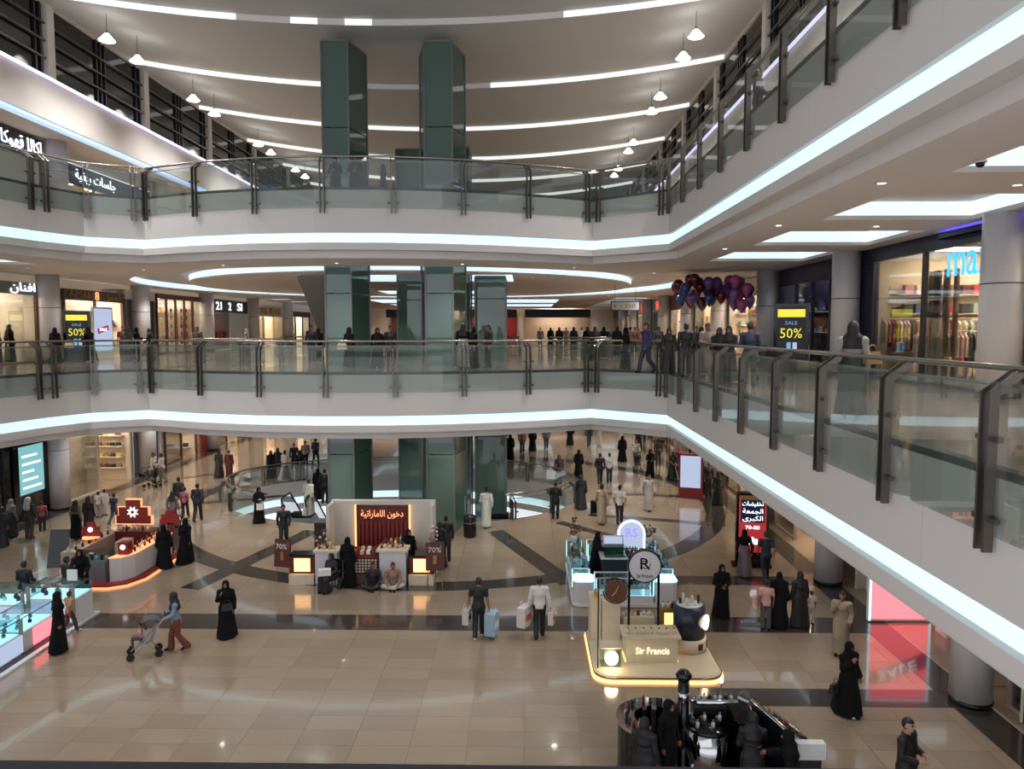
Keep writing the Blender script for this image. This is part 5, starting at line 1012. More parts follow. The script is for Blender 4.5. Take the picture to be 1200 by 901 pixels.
part('cabinet_box', 'wood', T, lambda b: b.box((-5.75, 25.02, .02), (-5.2, 25.1, .33)))
part('dark_counter', 'dark_panel', T, lambda b: b.box((-5.1, 26.3, 0), (-4.0, 26.8, 1.0))); part('dark_countertop', 'wood', T, lambda b: b.box((-5.15, 26.25, 1.0), (-3.95, 26.85, 1.05)))
for sx, x0 in ((-1, -8.05), (1, -3.95)):
    part('low_case', 'red_dark', T, lambda b: b.box((x0, 25.1, .35), (x0 + .85, 25.6, .95))); part('low_shelf', 'cream', T, lambda b: b.box((x0, 24.95, 0), (x0 + .85, 25.6, .35))); part('lit_panel', 'amber', T, lambda b: b.box((x0 + .15, 25.09, .42), (x0 + .7, 25.1, .88))); part('case_top', 'black_gloss', T, lambda b: b.box((x0 - .02, 25.08, .95), (x0 + .87, 25.62, 1.0)))
for x, y, rz, w in ((-8.35, 25.3, -.25, 'left of'), (-3.05, 25.0, .05, 'right of')):
    t = thing('easel_sign', 'dark red discount board on an easel, %s the kiosk with the red back wall' % w, 'sign', (x, y, 0), rz); b = MB(); b.obox((0, 0, 1.0), (.62, .04, .95), 0, -.12); b.build('board', 'red_dark', t)
    letters('70%', (0, -.075, 1.25), .42, .18, 0, 'white', t, .01); b = MB(); b.box((-.06, -.05, .72), (.06, -.03, 1.05)); b.build('printed_bottle', 'gold', t)
    for sx in (-1, 1): b = MB(); b.tube([(sx*.26, -.06, .0), (sx*.2, .03, 1.4)], .018, 6); b.build('leg', 'gold', t)
    b = MB(); b.tube([(0, .45, .0), (0, .06, 1.3)], .018, 6); b.build('leg', 'gold', t)
for x0, x1, y, z, n, nm in ((-7.05, -6.5, 25.3, 1.18, 10, 'left counter'), (-4.9, -4.1, 25.3, 1.22, 10, 'right counter'), (-5.0, -4.1, 26.6, 1.05, 6, 'dark rear counter')):
    for k in range(n): bottle(['ruby', 'pale', 'amber', 'silver'][k % 4], x0 + (x1-x0)*k/(n-1), y + .1*((k % 3) - 1), z, 'small perfume bottle on the %s of the red-walled kiosk' % nm, 'bottles on the %s' % nm, .16 if k != n//2 else .3, .045)
for k in range(8): item(_BOX[[0, 1, 7, 8][k % 4]], -5.8 + .22*(k % 4), 25.2 + .2*(k // 4), 1.01 + .08*(k // 4), 'small gift box on the red middle counter', 'box', 'gift boxes on the red middle counter', 0, 'gift_box', .5)
flowers(-7.2, 26.0, 1.0 if False else .0, 'tall red and white flower display left of the red back wall', ['#a03a3a', '#e0d0c8', '#6a2020'], 1.6, 26)
flowers(-3.2, 26.1, .0, 'tall pink and white flower display right of the red back wall', ['#e0c8cc', '#d0a0a8', '#c07080'], 1.7, 28)
# --- red and grey perfume kiosk further left
T = thing('perfume_kiosk', 'grey perfume kiosk with red signs on a red platform at the left', 'kiosk', (-14.4, 26, 0))
PL = [(-15.9, 24.4), (-14.0, 24.4), (-13.5, 24.7), (-13.2, 25.4), (-13.2, 28.4), (-15.9, 28.4)]
part('platform', 'red', T, lambda b: b.prism(PL, .05, .14)); part('edge_light', 'sign_orange', T, lambda b: b.prism([(x*1.0 + (-.04 if x < -15 else .04), y + (-.04 if y < 25 else .04)) for x, y in PL], 0, .06))
part('front_counter', 'grey_panel', T, lambda b: b.box((-15.3, 24.75, .14), (-14.25, 25.4, .82))); part('front_glass', 'case_glass', T, lambda b: b.box((-15.3, 24.75, .82), (-14.25, 25.4, 1.1)))
part('left_counter', 'beige_panel', T, lambda b: b.box((-15.85, 24.9, .14), (-15.35, 27.6, 1.1))); part('middle_block', 'beige_panel', T, lambda b: b.box((-14.2, 25.3, .14), (-13.85, 25.9, 1.35)))
part('right_counter', 'column', T, lambda b: b.prism([(-14.1, 24.75), (-13.75, 24.85), (-13.5, 25.3), (-13.45, 27.9), (-13.95, 27.9), (-13.95, 25.4)], .14, .95)); part('counter_light', 'sign_orange', T, lambda b: b.prism([(-14.12, 24.72), (-13.73, 24.82), (-13.47, 25.28), (-13.42, 27.92), (-13.97, 27.92), (-13.97, 25.38)], .95, .98))
part('rear_counter', 'red_dark', T, lambda b: b.box((-15.4, 27.4, .14), (-14.0, 28.1, 1.15))); part('small_red_case', 'red', T, lambda b: b.box((-13.95, 25.05, .98), (-13.6, 25.35, 1.4)))
PX = [(-.65, 0), (.65, 0), (.65, .3), (.55, .3), (.55, .62), (.27, .62), (.27, .9), (-.27, .9), (-.27, .62), (-.55, .62), (-.55, .3), (-.65, .3)]
def cross(sc, x, y, z, b, g=0.): b.add([(x + sc*px*(1+g), y + q, z + sc*(.45 + (pz - .45)*(1+g))) for q in (0, .08) for px, pz in PX], [tuple(range(12)), tuple(range(12, 24))[::-1]] + [((i+1) % 12, i, 12+i, 12+(i+1) % 12) for i in range(12)])
part('stepped_sign', 'red', T, lambda b: cross(1., -14.85, 27.8, 1.35, b)); part('sign_border_light', 'sign_orange', T, lambda b: cross(1., -14.85, 27.86, 1.35, b, .1))
part('star_emblem', 'sign_white', T, lambda b: [b.obox((-14.85, 27.78, 1.8), (.42, .02, .06), 0) if a == 0 else b.add([(-14.85 + r*math.cos(t_), 27.77, 1.8 + r*math.sin(t_)) for k in range(16) for r, t_ in (((.24 if k % 2 else .12), math.pi*k/8 + a*.001),)], [tuple(range(16))[::-1]]) for a in (1,)]); part('emblem_core', 'red', T, lambda b: b.disc((-14.85, 27.76, 1.8), .07, (0, 1, 0), .01, 12))
part('small_sign', 'red', T, lambda b: cross(.55, -15.55, 26.2, 1.3, b)); part('small_sign_mark', 'sign_white', T, lambda b: b.disc((-15.55, 26.17, 1.55), .09, (0, 1, 0), .02, 10)); part('small_sign_base', 'sign_orange', T, lambda b: b.cyl((-15.55, 26.2, 0), .28, 1.25, 1.29, 16)); part('small_sign_stem', 'gold', T, lambda b: b.cyl((-15.55, 26.2, 0), .04, 1.1, 1.26, 10))
part('red_sign', 'red', T, lambda b: cross(.6, -13.6, 28.1, 1.25, b)); part('red_sign_post', 'red_dark', T, lambda b: b.box((-13.7, 28.1, .14), (-13.5, 28.18, 1.3))); part('case_mark', 'sign_white', T, lambda b: b.disc((-13.78, 25.04, 1.25), .09, (0, 1, 0), .02, 12))
for k in range(12): bottle('black' if k % 2 else 'silver', -15.65 + .15*(k % 2), 25.0 + .2*k, 1.1, 'bottle in the row along the beige left counter of the red-signed kiosk', 'bottles on the beige left counter', .2, .04)
for k in range(14): bottle(['black', 'ruby', 'silver'][k % 3], -13.6 - .18*(k % 2), 25.5 + .17*k, .98, 'bottle in the row along the curved right counter of the red-signed kiosk', 'bottles on the curved right counter', .22, .04)
for k in range(6): bottle(['black', 'silver'][k % 2], -15.2 + .17*k, 25.05, .82, 'bottle inside the grey front case of the red-signed kiosk', 'bottles in the grey front case', .2, .05)
for k in range(6): bottle(['silver', 'ruby', 'pale'][k % 3], -15.2 + .2*k, 27.6, 1.15, 'bottle on the rear counter under the stepped red sign', 'bottles under the stepped red sign', .22, .05)
# --- blue-lit glass jewellery cases at the left edge
T = thing('glass_counter', 'blue-lit glass show cases with wooden ends at the left edge of the ground floor', 'counter', (-13.6, 20, 0))
part('platform', 'white_gloss', T, lambda b: b.box((-18, 15.5, 0), (-13.05, 22.35, .06))); part('carpet', '#4a4048', T, lambda b: b.box((-17.9, 15.6, .06), (-13.2, 22.25, .07)))
def jcase(x0, y0, x1, y1, zb=.62, zt=1.0, lean=0.):
    part('case_base', 'white_gloss', T, lambda b: b.box((x0, y0, .07), (x1, y1, zb))); part('light_bed', 'case_light', T, lambda b: b.box((x0 + .03, y0 + .03, zb), (x1 - .03, y1 - .03, zb + .02))); part('glass_case', 'case_glass', T, lambda b: b.box((x0, y0, zb + .02), (x1, y1, zt)))
    [part('wooden_post', 'beige_panel', T, lambda b: b.box((x, y0 - .05, .07), (x + .09, y0, zt + .01))) for x in (x0 - .01, x1 - .08)]; part('end_panel', 'screen_pale', T, lambda b: b.box((x0 + .1, y0 - .02, .12), (x1 - .1, y0, zb - .06))); part('edge_trim', 'steel_bright', T, lambda b: [b.box((x, y0, zt), (x + .02, y1, zt + .02)) for x in (x0, x1 - .02)])
for y0, y1 in ((15.8, 17.35), (17.5, 19.2), (19.3, 20.6)): jcase(-14.25, y0, -13.4, y1)
jcase(-14.6, 21.3, -13.2, 22.2, .8, 1.15); jcase(-16.2, 21.3, -14.7, 22.2); jcase(-17.9, 21.3, -16.3, 22.2)
for k in range(3): part('front_panel', ('white', 'screen_pale', 'pink_screen')[k], T, lambda b: b.box((-13.4, 17.0 + 1.35*k, .12), (-13.37, 17.9 + 1.35*k, .58)))
part('card_holder', 'white', T, lambda b: b.box((-13.75, 21.85, 1.17), (-13.45, 21.9, 1.5)))
for k in range(26): bottle(['clear', 'teal', 'silver', 'black'][k % 4], -14.1 + .22*(k % 3), 15.95 + .175*k, .64, 'small bright ornament inside the blue-lit glass cases', 'ornaments in the blue-lit cases', .12, .05)
for k in range(20): bottle(['plum', 'teal', 'clear', 'black'][k % 4], -17.6 + .21*k, 21.6 + .2*(k % 2), .64 if k < 14 else .82, 'dark ornament in the rear row of blue-lit glass cases', 'ornaments in the rear glass cases', .18, .06)
# --- seats and a tilted board behind the glass cases
t = thing('display_board', 'black tilted display board on a white foot behind the glass cases', 'sign', (-16.1, 25.2, 0)); b = MB(); b.obox((0, 0, 1.15), (.62, .06, 1.3), .2, -.35); b.build('board', 'black_gloss', t); b = MB(); b.box((-.25, -.2, 0), (.25, .3, .06)); b.tube([(0, .05, .05), (0, .15, .8)], .04, 8); b.build('foot', 'white', t)
def stool(x, y, rz, lab):
    t = thing('chair', lab, 'chair', (x, y, 0), rz); b = MB(); b.prism(rrect(-.24, -.22, .24, .22, .06, 3), .42, .47); b.build('seat', 'white', t); b = MB(); b.obox((0, .22, .68), (.42, .03, .3), 0, -.12); b.build('backrest', 'white', t)
    for sx in (-.19, .19):
        for sy in (-.17, .17): b = MB(); b.tube([(sx*1.15, sy*1.15, 0), (sx, sy, .43)], .015, 6); b.build('leg', 'steel_bright', t)
stool(-15.9, 23.3, .3, 'white chair with metal legs behind the glass cases, left one'); stool(-14.9, 23.7, -.4, 'white chair with metal legs behind the glass cases, right one')
t = thing('litter_bin', 'black round litter bin beside the right lift tower', 'bin', (-2.3, 31.0, 0)); b = MB(); b.lathe([(.24, 0), (.27, .05), (.27, .85), (.24, .9), (.2, .92), (.2, .85)], n=20); b.build('bin_body', 'black_gloss', t); b = MB(); b.lathe([(.275, .6), (.275, .66)], n=20); b.build('band', 'steel', t)
t = thing('litter_bin', 'black square litter bin behind the left end of the red-walled kiosk', 'bin', (-8.1, 29.6, 0)); b = MB(); b.prism(rrect(-.3, -.3, .3, .3, .05, 3), 0, 1.0); b.build('bin_body', 'black_gloss', t); b = MB(); b.prism(rrect(-.32, -.32, .32, .32, .05, 3), 1.0, 1.05); b.build('lid', 'steel', t)
# --- stroller, wheelchair, luggage and bags
def stroller(x, y, z, rz, lab, col='#5a5a60', seat='#2c2c30'):
    t = thing('stroller', lab, 'stroller', (x, y, z), rz)                     # pushed towards local -y
    b = MB(); b.obox((0, .05, .42), (.36, .34, .05), 0, .1); b.obox((0, .26, .66), (.36, .05, .5), 0, -.35); b.build('seat', seat, t)
    b = MB(); b.add([(-.19 + .38*i, .30 - .34*math.sin(a), .82 + .22*math.cos(a - .5)) for i in (0, 1) for a in [math.pi*k/8 - .3 for k in range(8)]], [(k, k+1, 9+k, 8+k) for k in range(7)]); b.build('canopy', col, t)
    for s in (-1, 1):
        b = MB(); b.tube([(s*.2, -.33, .1), (s*.2, .1, .5), (s*.2, .52, 1.05)], .015, 6); b.tube([(s*.2, .35, .1), (s*.2, .0, .45)], .015, 6); b.build('side_frame', 'steel_bright', t)
        for yy in (-.33, .35): w = MB(); w.disc((s*.23, yy, .1), .1, (1, 0, 0), .04, 14); w.build('wheel', 'rubber', t)
    b = MB(); b.tube([(-.2, .52, 1.05), (.2, .52, 1.05)], .02, 6); b.build('handle', 'rubber', t); return t
def shopping_bag(x, y, z, rz, lab, col, w=.34, h=.42, d=.16, mark=None):
    t = thing('shopping_bag', lab, 'bag', (x, y, z), rz); b = MB(); b.prism(rect(-w/2, -d/2, w/2, d/2), 0, h); b.build('bag_body', col, t)
    for s in (-1, 1): b = MB(); b.tube([(.09*math.cos(a), s*d*.4, h + .13*math.sin(a)) for a in [math.pi*k/6 for k in range(7)]], .007, 5, False); b.build('handle', 'white', t)
    if mark: b = MB(); b.box((-w*.32, -d/2 - .004, h*.3), (w*.32, d/2 + .004, h*.62)); b.build('print', mark, t)
    return t
def wheelchair(x, y, rz, lab):
    t = thing('wheelchair', lab, 'wheelchair', (x, y, 0), rz); b = MB(); b.box((-.22, -.22, .42), (.22, .22, .46)); b.build('seat', 'black', t); b = MB(); b.obox((0, .24, .7), (.44, .04, .5), 0, -.1); b.build('backrest', 'black', t)
    for s in (-1, 1):
        n = 20; b = MB(); b.tube([(s*.28, .12 + .3*math.cos(2*math.pi*k/n), .31 + .3*math.sin(2*math.pi*k/n)) for k in range(n+1)], .018, 6); b.build('wheel', 'rubber', t)
        for k in range(6): q = MB(); a = math.pi*k/3; q.tube([(s*.28, .12, .31), (s*.28, .12 + .3*math.cos(a), .31 + .3*math.sin(a))], .005, 4); q.build('spoke', 'steel_bright', t)
        b = MB(); b.disc((s*.22, -.32, .09), .09, (1, 0, 0), .03, 12); b.build('caster', 'rubber', t); b = MB(); b.tube([(s*.23, .26, .3), (s*.23, .26, .92), (s*.23, .38, .92)], .014, 6); b.tube([(s*.23, .2, .62), (s*.23, -.2, .62), (s*.22, -.34, .16)], .014, 6); b.build('frame', 'steel', t)
    return t
# ---------------------------------------------------------------- people: feet read off the photograph, on their own floor
def P(px, py, face, label, pz='stand', kit='man', h=1.72, z=0., **k):
    x, y = at(px, py, z); return person(x, y, z, face, label, pz, kit, h, **k)
def Q(px, Y, face, label, pz='stand', kit='man', h=1.72, z=Z1, **k):    # on a gallery, at depth Y
    d = _fw + _rt * ((px - 600) / FPX); x = d.x / d.y * Y; return person(x, Y, z, face, label, pz, kit, h, **k)
# the foreground of the ground floor
r = P(561, 747, 180, 'man in a black shirt and dark trousers walking away with bags in both hands', 'carry', 'tee', 1.74, top='#141418', low='#17171c', shoe='white')
x, y = r.location.x, r.location.y
shopping_bag(x - .33, y - .03, .42, 1.3, 'white plastic bag in the left hand of the man in black', '#b9b7b2', .3, .42, .18, 'darkgrey'); shopping_bag(x + .37, y, .12, 1.3, 'big pale blue zipped bag in the right hand of the man in black', '#8ea6b8', .45, .62, .3, 'white')
r = P(632, 747, 180, 'man in a white shirt and black trousers walking away with shopping bags', 'carry', 'man', 1.76, top='#c9c5c2', low='#15151b', shoe='black')
x, y = r.location.x, r.location.y
shopping_bag(x - .42, y, .36, 1.1, 'large white bag with an orange print held by the man in the white shirt', '#c7c3bf', .5, .55, .25, '#c9623a'); shopping_bag(x + .34, y, .4, 1.3, 'red and white bag in the right hand of the man in the white shirt', '#c9b9bb', .26, .36, .14, '#b0303a')
P(266, 746, 10, 'woman in a black abaya with a grey handbag walking towards the near balcony', 'phone', 'abaya', 1.62, top='black', scarf='black')
bag(0, at(266, 746)[0] + .12, at(266, 746)[1] - .22, .85, 'grey handbag carried by the woman walking alone in black', 'bags carried by walkers', .3, .8)
r = P(208, 762, -62, 'woman in a denim jacket and rust trousers pushing a stroller', 'push', 'woman', 1.62, top='#6f7f92', low='#6a3022', scarf='#141214')
x, y = r.location.x, r.location.y
stroller(x - .72, y - .36, 0, -1.1, 'grey stroller with a small child pushed by the woman in denim', '#4a4f58', '#8a8088')
person(x - .78, y - .40, .28, -62, 'small child in pink sitting in the grey stroller', 'chair', 'tee', .82, top='#c98a98', low='#3a3a48')
P(70, 764, 110, 'woman in a long black abaya standing at the glass cases', 'stand', 'abaya', 1.66, top='black')
P(82, 742, 150, 'child in a beige top beside the woman at the glass cases', 'walk', 'tee', 1.22, top='#a3825e', low='#4a2a30', shoe='white')
P(845, 723, 5, 'woman in a black abaya standing alone on the dark floor band', 'hold', 'abaya', 1.62, top='black')
P(993, 836, 20, 'woman in a black abaya with pale shoes walking at the lower right', 'phone', 'niqab', 1.66, top='black', shoe='offwhite')
bag(0, at(993, 836)[0] - .3, at(993, 836)[1] - .02, .5, 'black handbag beside the woman at the lower right', 'bags carried by walkers', .6, .9)
P(985, 766, -30, 'bearded man in a long beige robe pointing, in front of the pink light', 'phone', 'thobe', 1.72, top='#8a7a66')
P(1060, 955, 40, 'bearded man in a wide black robe at the bottom edge of the view', 'hold', 'thobe', 1.8, top='#0c0b0e', skin='skin_light')
P(928, 962, -110, 'woman in a black abaya leaning over the slanted cosmetics counter', 'reach', 'abaya', 1.64, top='black')
P(897, 737, 170, 'girl in a pink blouse and grey trousers beside two women in black', 'stand', 'tee', 1.45, top='#b98a8a', low='#4f4c50')
P(912, 734, 160, 'woman in black beside the girl in pink, nearer the camera', 'stand', 'niqab', 1.62, top='black')
P(936, 733, 190, 'woman in black holding a toddler by the hand', 'stand', 'niqab', 1.62, top='#121014')
P(950, 731, 190, 'toddler in a white outfit beside the women in black', 'stand', 'tee', 1.0, top='#b9ada6', low='#b0a49c')
P(872, 674, 185, 'woman in a black top and patterned grey skirt walking away', 'walk', 'skirt', 1.63, top='black', low='#5a5054')
P(897, 681, 175, 'man in a navy polo shirt and trousers walking away to the red screen', 'walk', 'tee', 1.75, top='#1c2135', low='#171a28')
# middle of the ground floor
P(333, 641, 10, 'man in a dark suit with a white lanyard walking towards the camera', 'walk', 'man', 1.74, top='#17171d', low='#1d2230')
P(304, 613, 40, 'woman in black with a white paper bag by the curved balustrade', 'hold', 'abaya', 1.62, top='black'); shopping_bag(at(308, 612)[0], at(308, 612)[1] - .32, .65, .2, 'white paper bag held by the woman at the curved balustrade', 'white', .28, .36, .12)
P(232, 611, 190, 'man in a dark grey shirt walking away beyond the red-signed kiosk', 'walk', 'man', 1.74, top='#24242a', low='#1d1d22')
P(210, 601, 185, 'man in black walking ahead of the man in dark grey', 'walk', 'man', 1.72, top='#18181c', low='#1a1a1f')
P(203, 617, 185, 'woman in a grey top with a pink bag beyond the red-signed kiosk', 'stand', 'woman', 1.58, top='#7b767a', low='#7a2f38', scarf='#2a2a2e')
P(217, 606, 185, 'girl in a pink top walking with the family beyond the red-signed kiosk', 'walk', 'tee', 1.4, top='#a5616a', low='#2a2a33')
P(193, 666, 200, 'woman in a full black abaya standing at the corner of the red-signed kiosk', 'stand', 'niqab', 1.62, top='black'); P(218, 659, 170, 'tall woman in a black abaya walking beside the red-signed kiosk', 'walk', 'abaya', 1.66, top='black', shoe='offwhite')
P(90, 632, 170, 'woman in black with a patterned shawl near the bag shop', 'stand', 'skirt', 1.64, top='#5d564e', low='black', scarf='#161414'); P(105, 627, 175, 'woman in a long dark coat and grey scarf near the bag shop', 'stand', 'skirt', 1.66, top='#1f181a', low='#3a3034', scarf='#1a1718')
P(134, 614, 170, 'boy in a navy shirt walking behind the red-signed kiosk', 'walk', 'tee', 1.38, top='#20284a', low='#3f4f5c'); P(116, 606, 175, 'child in a white top near the bag shop', 'stand', 'tee', 1.2, top='#b5aeac', low='#8a8078'); P(123, 603, 180, 'girl in a pale dress near the bag shop', 'stand', 'thobe', 1.2, top='#c2b8b2')
P(35, 631, 175, 'man in a dark green jacket and brown trousers with a white cap', 'stand', 'jacket', 1.74, top='#16211e', low='#3a2c24', scarf='#b0a8a8'); P(15, 629, 160, 'woman in a grey scarf and black skirt at the left edge', 'stand', 'skirt', 1.6, top='#6a6664', low='#131214', scarf='#77716e')
P(50, 622, 200, 'child in a pink sweater beside the man in the green jacket', 'stand', 'tee', 1.3, top='#9a4a55', low='#23232c'); P(40, 603, 0, 'woman with a white headscarf behind the man in the green jacket', 'stand', 'skirt', 1.64, top='#b8b0a8', low='#8a8480', scarf='#d0cbc6'); P(4, 640, 150, 'person in dark clothes with a child at the left picture edge', 'stand', 'abaya', 1.6, top='#1b191c')
person(-15.95, 23.15, 0, 175, 'man in a black coat sitting on the left white chair', 'chair', 'man', 1.74, top='#101014', low='#15151a'); person(-14.9, 23.65, 0, 150, 'man in black sitting on the right white chair', 'chair', 'man', 1.74, top='#131317', low='#17171c'); person(-14.35, 23.55, 0, 20, 'saleswoman in black standing behind the glass cases', 'reach', 'abaya', 1.64, top='black')
P(181, 566, 90, 'man in a white shirt with black trousers before the grey service wall', 'stand', 'man', 1.72, top='#c5c0ba', low='#17171b'); P(191, 566, -90, 'man in a white shirt bending towards a stroller', 'push', 'man', 1.7, top='#c2bcb8', low='#6a625c'); stroller(at(188, 567)[0], at(188, 567)[1] - .9, 0, 1.5, 'folded grey stroller by the men in white shirts')
P(257, 559, 180, 'woman in dark red walking away past the far shops, left of a pair', 'walk', 'abaya', 1.6, top='#2a1618'); P(269, 560, 180, 'person in a red robe walking away past the far shops', 'stand', 'thobe', 1.66, top='#5a2420')
for k, (px, py, kit, c, l, h) in enumerate([(318, 560, 'abaya', 'black', '#111', 1.62), (326, 556, 'abaya', '#17141a', '', 1.6), (334, 563, 'thobe', '#b9b2a8', '', 1.74), (345, 552, 'man', '#26262c', '', 1.72), (352, 560, 'abaya', '#0f0d10', '', 1.6), (358, 548, 'man', '#8a8480', '', 1.7), (370, 545, 'man', '#2a3048', '', 1.74)]):
    P(px, py, (0, 180, 150, 20, 200, 0, 170)[k], ('woman in black', 'woman in a dark abaya', 'man in a pale robe', 'man in dark grey', 'woman in a black abaya', 'man in light grey', 'man in a blue jacket')[k] + ' in the crowd behind the oval opening, %s from the left' % ORD[k].replace('nearest', 'first'), 'stand' if k % 2 else 'walk', kit, h, top=c, low='#1f1f25')
P(362, 604, 170, 'man in a white robe stepping to the left escalator', 'walk', 'thobe', 1.74, top='#b9b6ae'); P(373, 585, 180, 'woman in black on the left escalator landing', 'stand', 'abaya', 1.6, top='black'); P(381, 590, 180, 'man in black beside the left escalator', 'stand', 'man', 1.74, top='#141418', low='#1a1a20')
P(570, 617, 180, 'man in a long white robe walking away towards the right escalator', 'walk', 'thobe', 1.76, top='#c4c4be', hair='hair'); P(651, 608, 170, 'man in black leaning on the glass balustrade right of the towers', 'hold', 'man', 1.72, top='#121216', low='#16161b')
P(655, 566, 10, 'woman in a plum top behind the oval opening', 'stand', 'woman', 1.6, top='#3a2f48', low='#6a4040', scarf='#4a2c2a'); P(678, 559, 180, 'woman in a black abaya right of the oval opening, farther one', 'walk', 'abaya', 1.62, top='black'); P(681, 596, 175, 'woman in a black abaya right of the oval opening, nearer one', 'walk', 'abaya', 1.64, top='#141416')
P(703, 567, 180, 'man in black of a couple walking away in the right corridor', 'walk', 'man', 1.74, top='#17171b', low='#17171b'); P(714, 566, 175, 'man in a white shirt of a couple walking away in the right corridor', 'walk', 'man', 1.72, top='#bdb8b2', low='#25252b')
P(705, 613, 180, 'man in a beige robe with a black case walking away behind the blue-lit kiosk', 'walk', 'thobe', 1.76, top='#9d8a74')
t = thing('suitcase', 'small black suitcase beside the man in the beige robe', 'suitcase', at(697, 602) + (0,)); b = MB(); b.prism(rrect(-.2, -.13, .2, .13, .05, 3), .06, .62); b.build('shell', 'black', t); b = MB(); b.tube([(-.1, 0, .62), (-.1, 0, .95), (.1, 0, .95), (.1, 0, .62)], .012, 5); b.build('handle', 'steel', t)
for sx in (-.15, .15): b = MB(); b.disc((sx, 0, .035), .035, (0, 1, 0), .05, 10); b.build('wheel', 'rubber', t)
P(726, 614, 175, 'man in a white T-shirt and dark jeans walking away behind the blue-lit kiosk', 'walk', 'tee', 1.76, top='#c9c6c2', low='#23242c'); P(760, 598, 10, 'man in a grey and white robe striding towards the camera', 'walk', 'thobe', 1.74, top='#a8a39c', scarf='white')
P(729, 541, 180, 'tall woman in a black cloak far down the right corridor', 'stand', 'niqab', 1.7, top='black'); P(745, 546, 0, 'man in a pale shirt beside a stroller far down the right corridor', 'push', 'man', 1.72, top='#a9a29a', low='#2b2b30'); stroller(at(745, 549)[0], at(745, 549)[1] - .8, 0, 0, 'dark stroller far down the right corridor', '#222226', '#222226')
P(762, 559, 10, 'woman in black carrying a child in the right corridor', 'hold', 'abaya', 1.64, top='black'); P(771, 545, 185, 'man in dark clothes at the far right shop fronts', 'stand', 'man', 1.7, top='#26242a', low='#202024')
P(788, 562, 15, 'woman in black pushing a stroller along the right shop fronts', 'push', 'abaya', 1.64, top='#131115'); stroller(at(797, 563)[0] - .1, at(797, 563)[1] - .75, 0, .2, 'black stroller with a red hood by the right shop fronts', '#8a2a2a', '#202024'); P(796, 553, 0, 'girl with a red scarf beside the black stroller', 'stand', 'woman', 1.5, top='#4a2a2c', low='#26242a', scarf='#a02f30')
P(822, 577, 15, 'woman in black at the fascia end of the right shop fronts, left of two', 'stand', 'niqab', 1.64, top='black'); P(830, 580, 10, 'man in dark clothes between two women in black on the right', 'stand', 'man', 1.72, top='#16151a', low='#17171b'); P(841, 591, 20, 'woman in a black abaya nearest the right-hand ground floor columns', 'stand', 'niqab', 1.66, top='#110f13')
for k, (px, py, c, kit) in enumerate([(612, 531, '#8a5a4a', 'woman'), (624, 528, 'black', 'abaya'), (640, 527, '#5a6a78', 'man'), (598, 538, 'black', 'abaya'), (690, 524, '#26242a', 'man'), (702, 522, '#9a948c', 'thobe'), (748, 523, 'black', 'abaya'), (755, 520, '#3a3f58', 'man'), (590, 524, '#403840', 'man'), (668, 521, 'black', 'abaya')]):
    P(px, py, 180 if k % 2 else 0, 'distant shopper %s beyond the oval opening, %s of ten' % (('in coloured clothes', 'in black', 'in a blue shirt', 'in a black abaya', 'in dark grey', 'in a pale robe', 'in black', 'in dark blue', 'in grey', 'in a black abaya')[k], (ORD + ['tenth'])[k].replace('nearest', 'first')), 'walk', kit, 1.68, top=c, low='#2a2a30')
# around the kiosks
P(408, 686, 165, 'woman in a black abaya shopping at the left counter of the red-walled kiosk', 'stand', 'abaya', 1.66, top='black'); person(-4.15, 26.05, 0, 30, 'saleswoman in black behind the right counter of the red-walled kiosk', 'reach', 'abaya', 1.66, top='black')
P(516, 664, 165, 'woman in a dark green abaya right of the red-walled kiosk', 'stand', 'abaya', 1.66, top='#15201f'); P(523, 658, 190, 'man in black behind the woman in dark green', 'stand', 'man', 1.74, top='#121216', low='#131318')
wx, wy = at(389, 691); wheelchair(wx, wy + .1, -.5, 'black wheelchair in front of the left counter of the red-walled kiosk'); person(wx, wy + .02, 0, -28, 'person in black with white parcels sitting in the wheelchair', 'chair', 'abaya', 1.6, top='#121015'); item(_boxmesh((.4, .25, .2), 'white'), wx - .12, wy - .22, .62, 'white parcel on the lap of the person in the wheelchair', 'box', None, .3, 'parcel') if False else tag(put('parcel', _boxmesh((.4, .25, .2), 'white'), None, (wx - .16, wy - .28, .60), .3), 'white parcel on the lap of the person in the wheelchair', 'box')
person(at(437, 690)[0], at(437, 690)[1] + .12, 0, 0, 'person in black sitting cross-legged on the floor before the red-walled kiosk', 'floor', 'man', 1.68, top='#131317', low='#17171c'); person(at(460, 690)[0], at(460, 690)[1] + .12, 0, 8, 'boy in a brown and white jacket sitting cross-legged on the floor', 'floor', 'man', 1.66, top='#8a6a58', low='#b0a498')
person(2.45, 25.6, .1, 60, 'saleswoman in black inside the blue-lit perfume kiosk', 'reach', 'abaya', 1.62, top='black'); person(2.75, 13.85, 0, 40, 'woman in black with a bun standing at the curved black counter', 'stand', 'woman', 1.66, top='black', low='black'); person(2.2, 13.3, 0, 150, 'woman in a black abaya at the bottom edge by the curved counter', 'stand', 'abaya', 1.6, top='#121014'); person(4.2, 13.35, 0, 170, 'saleswoman in black at the dark cosmetics cabinet', 'reach', 'abaya', 1.64, top='#0f0e12')
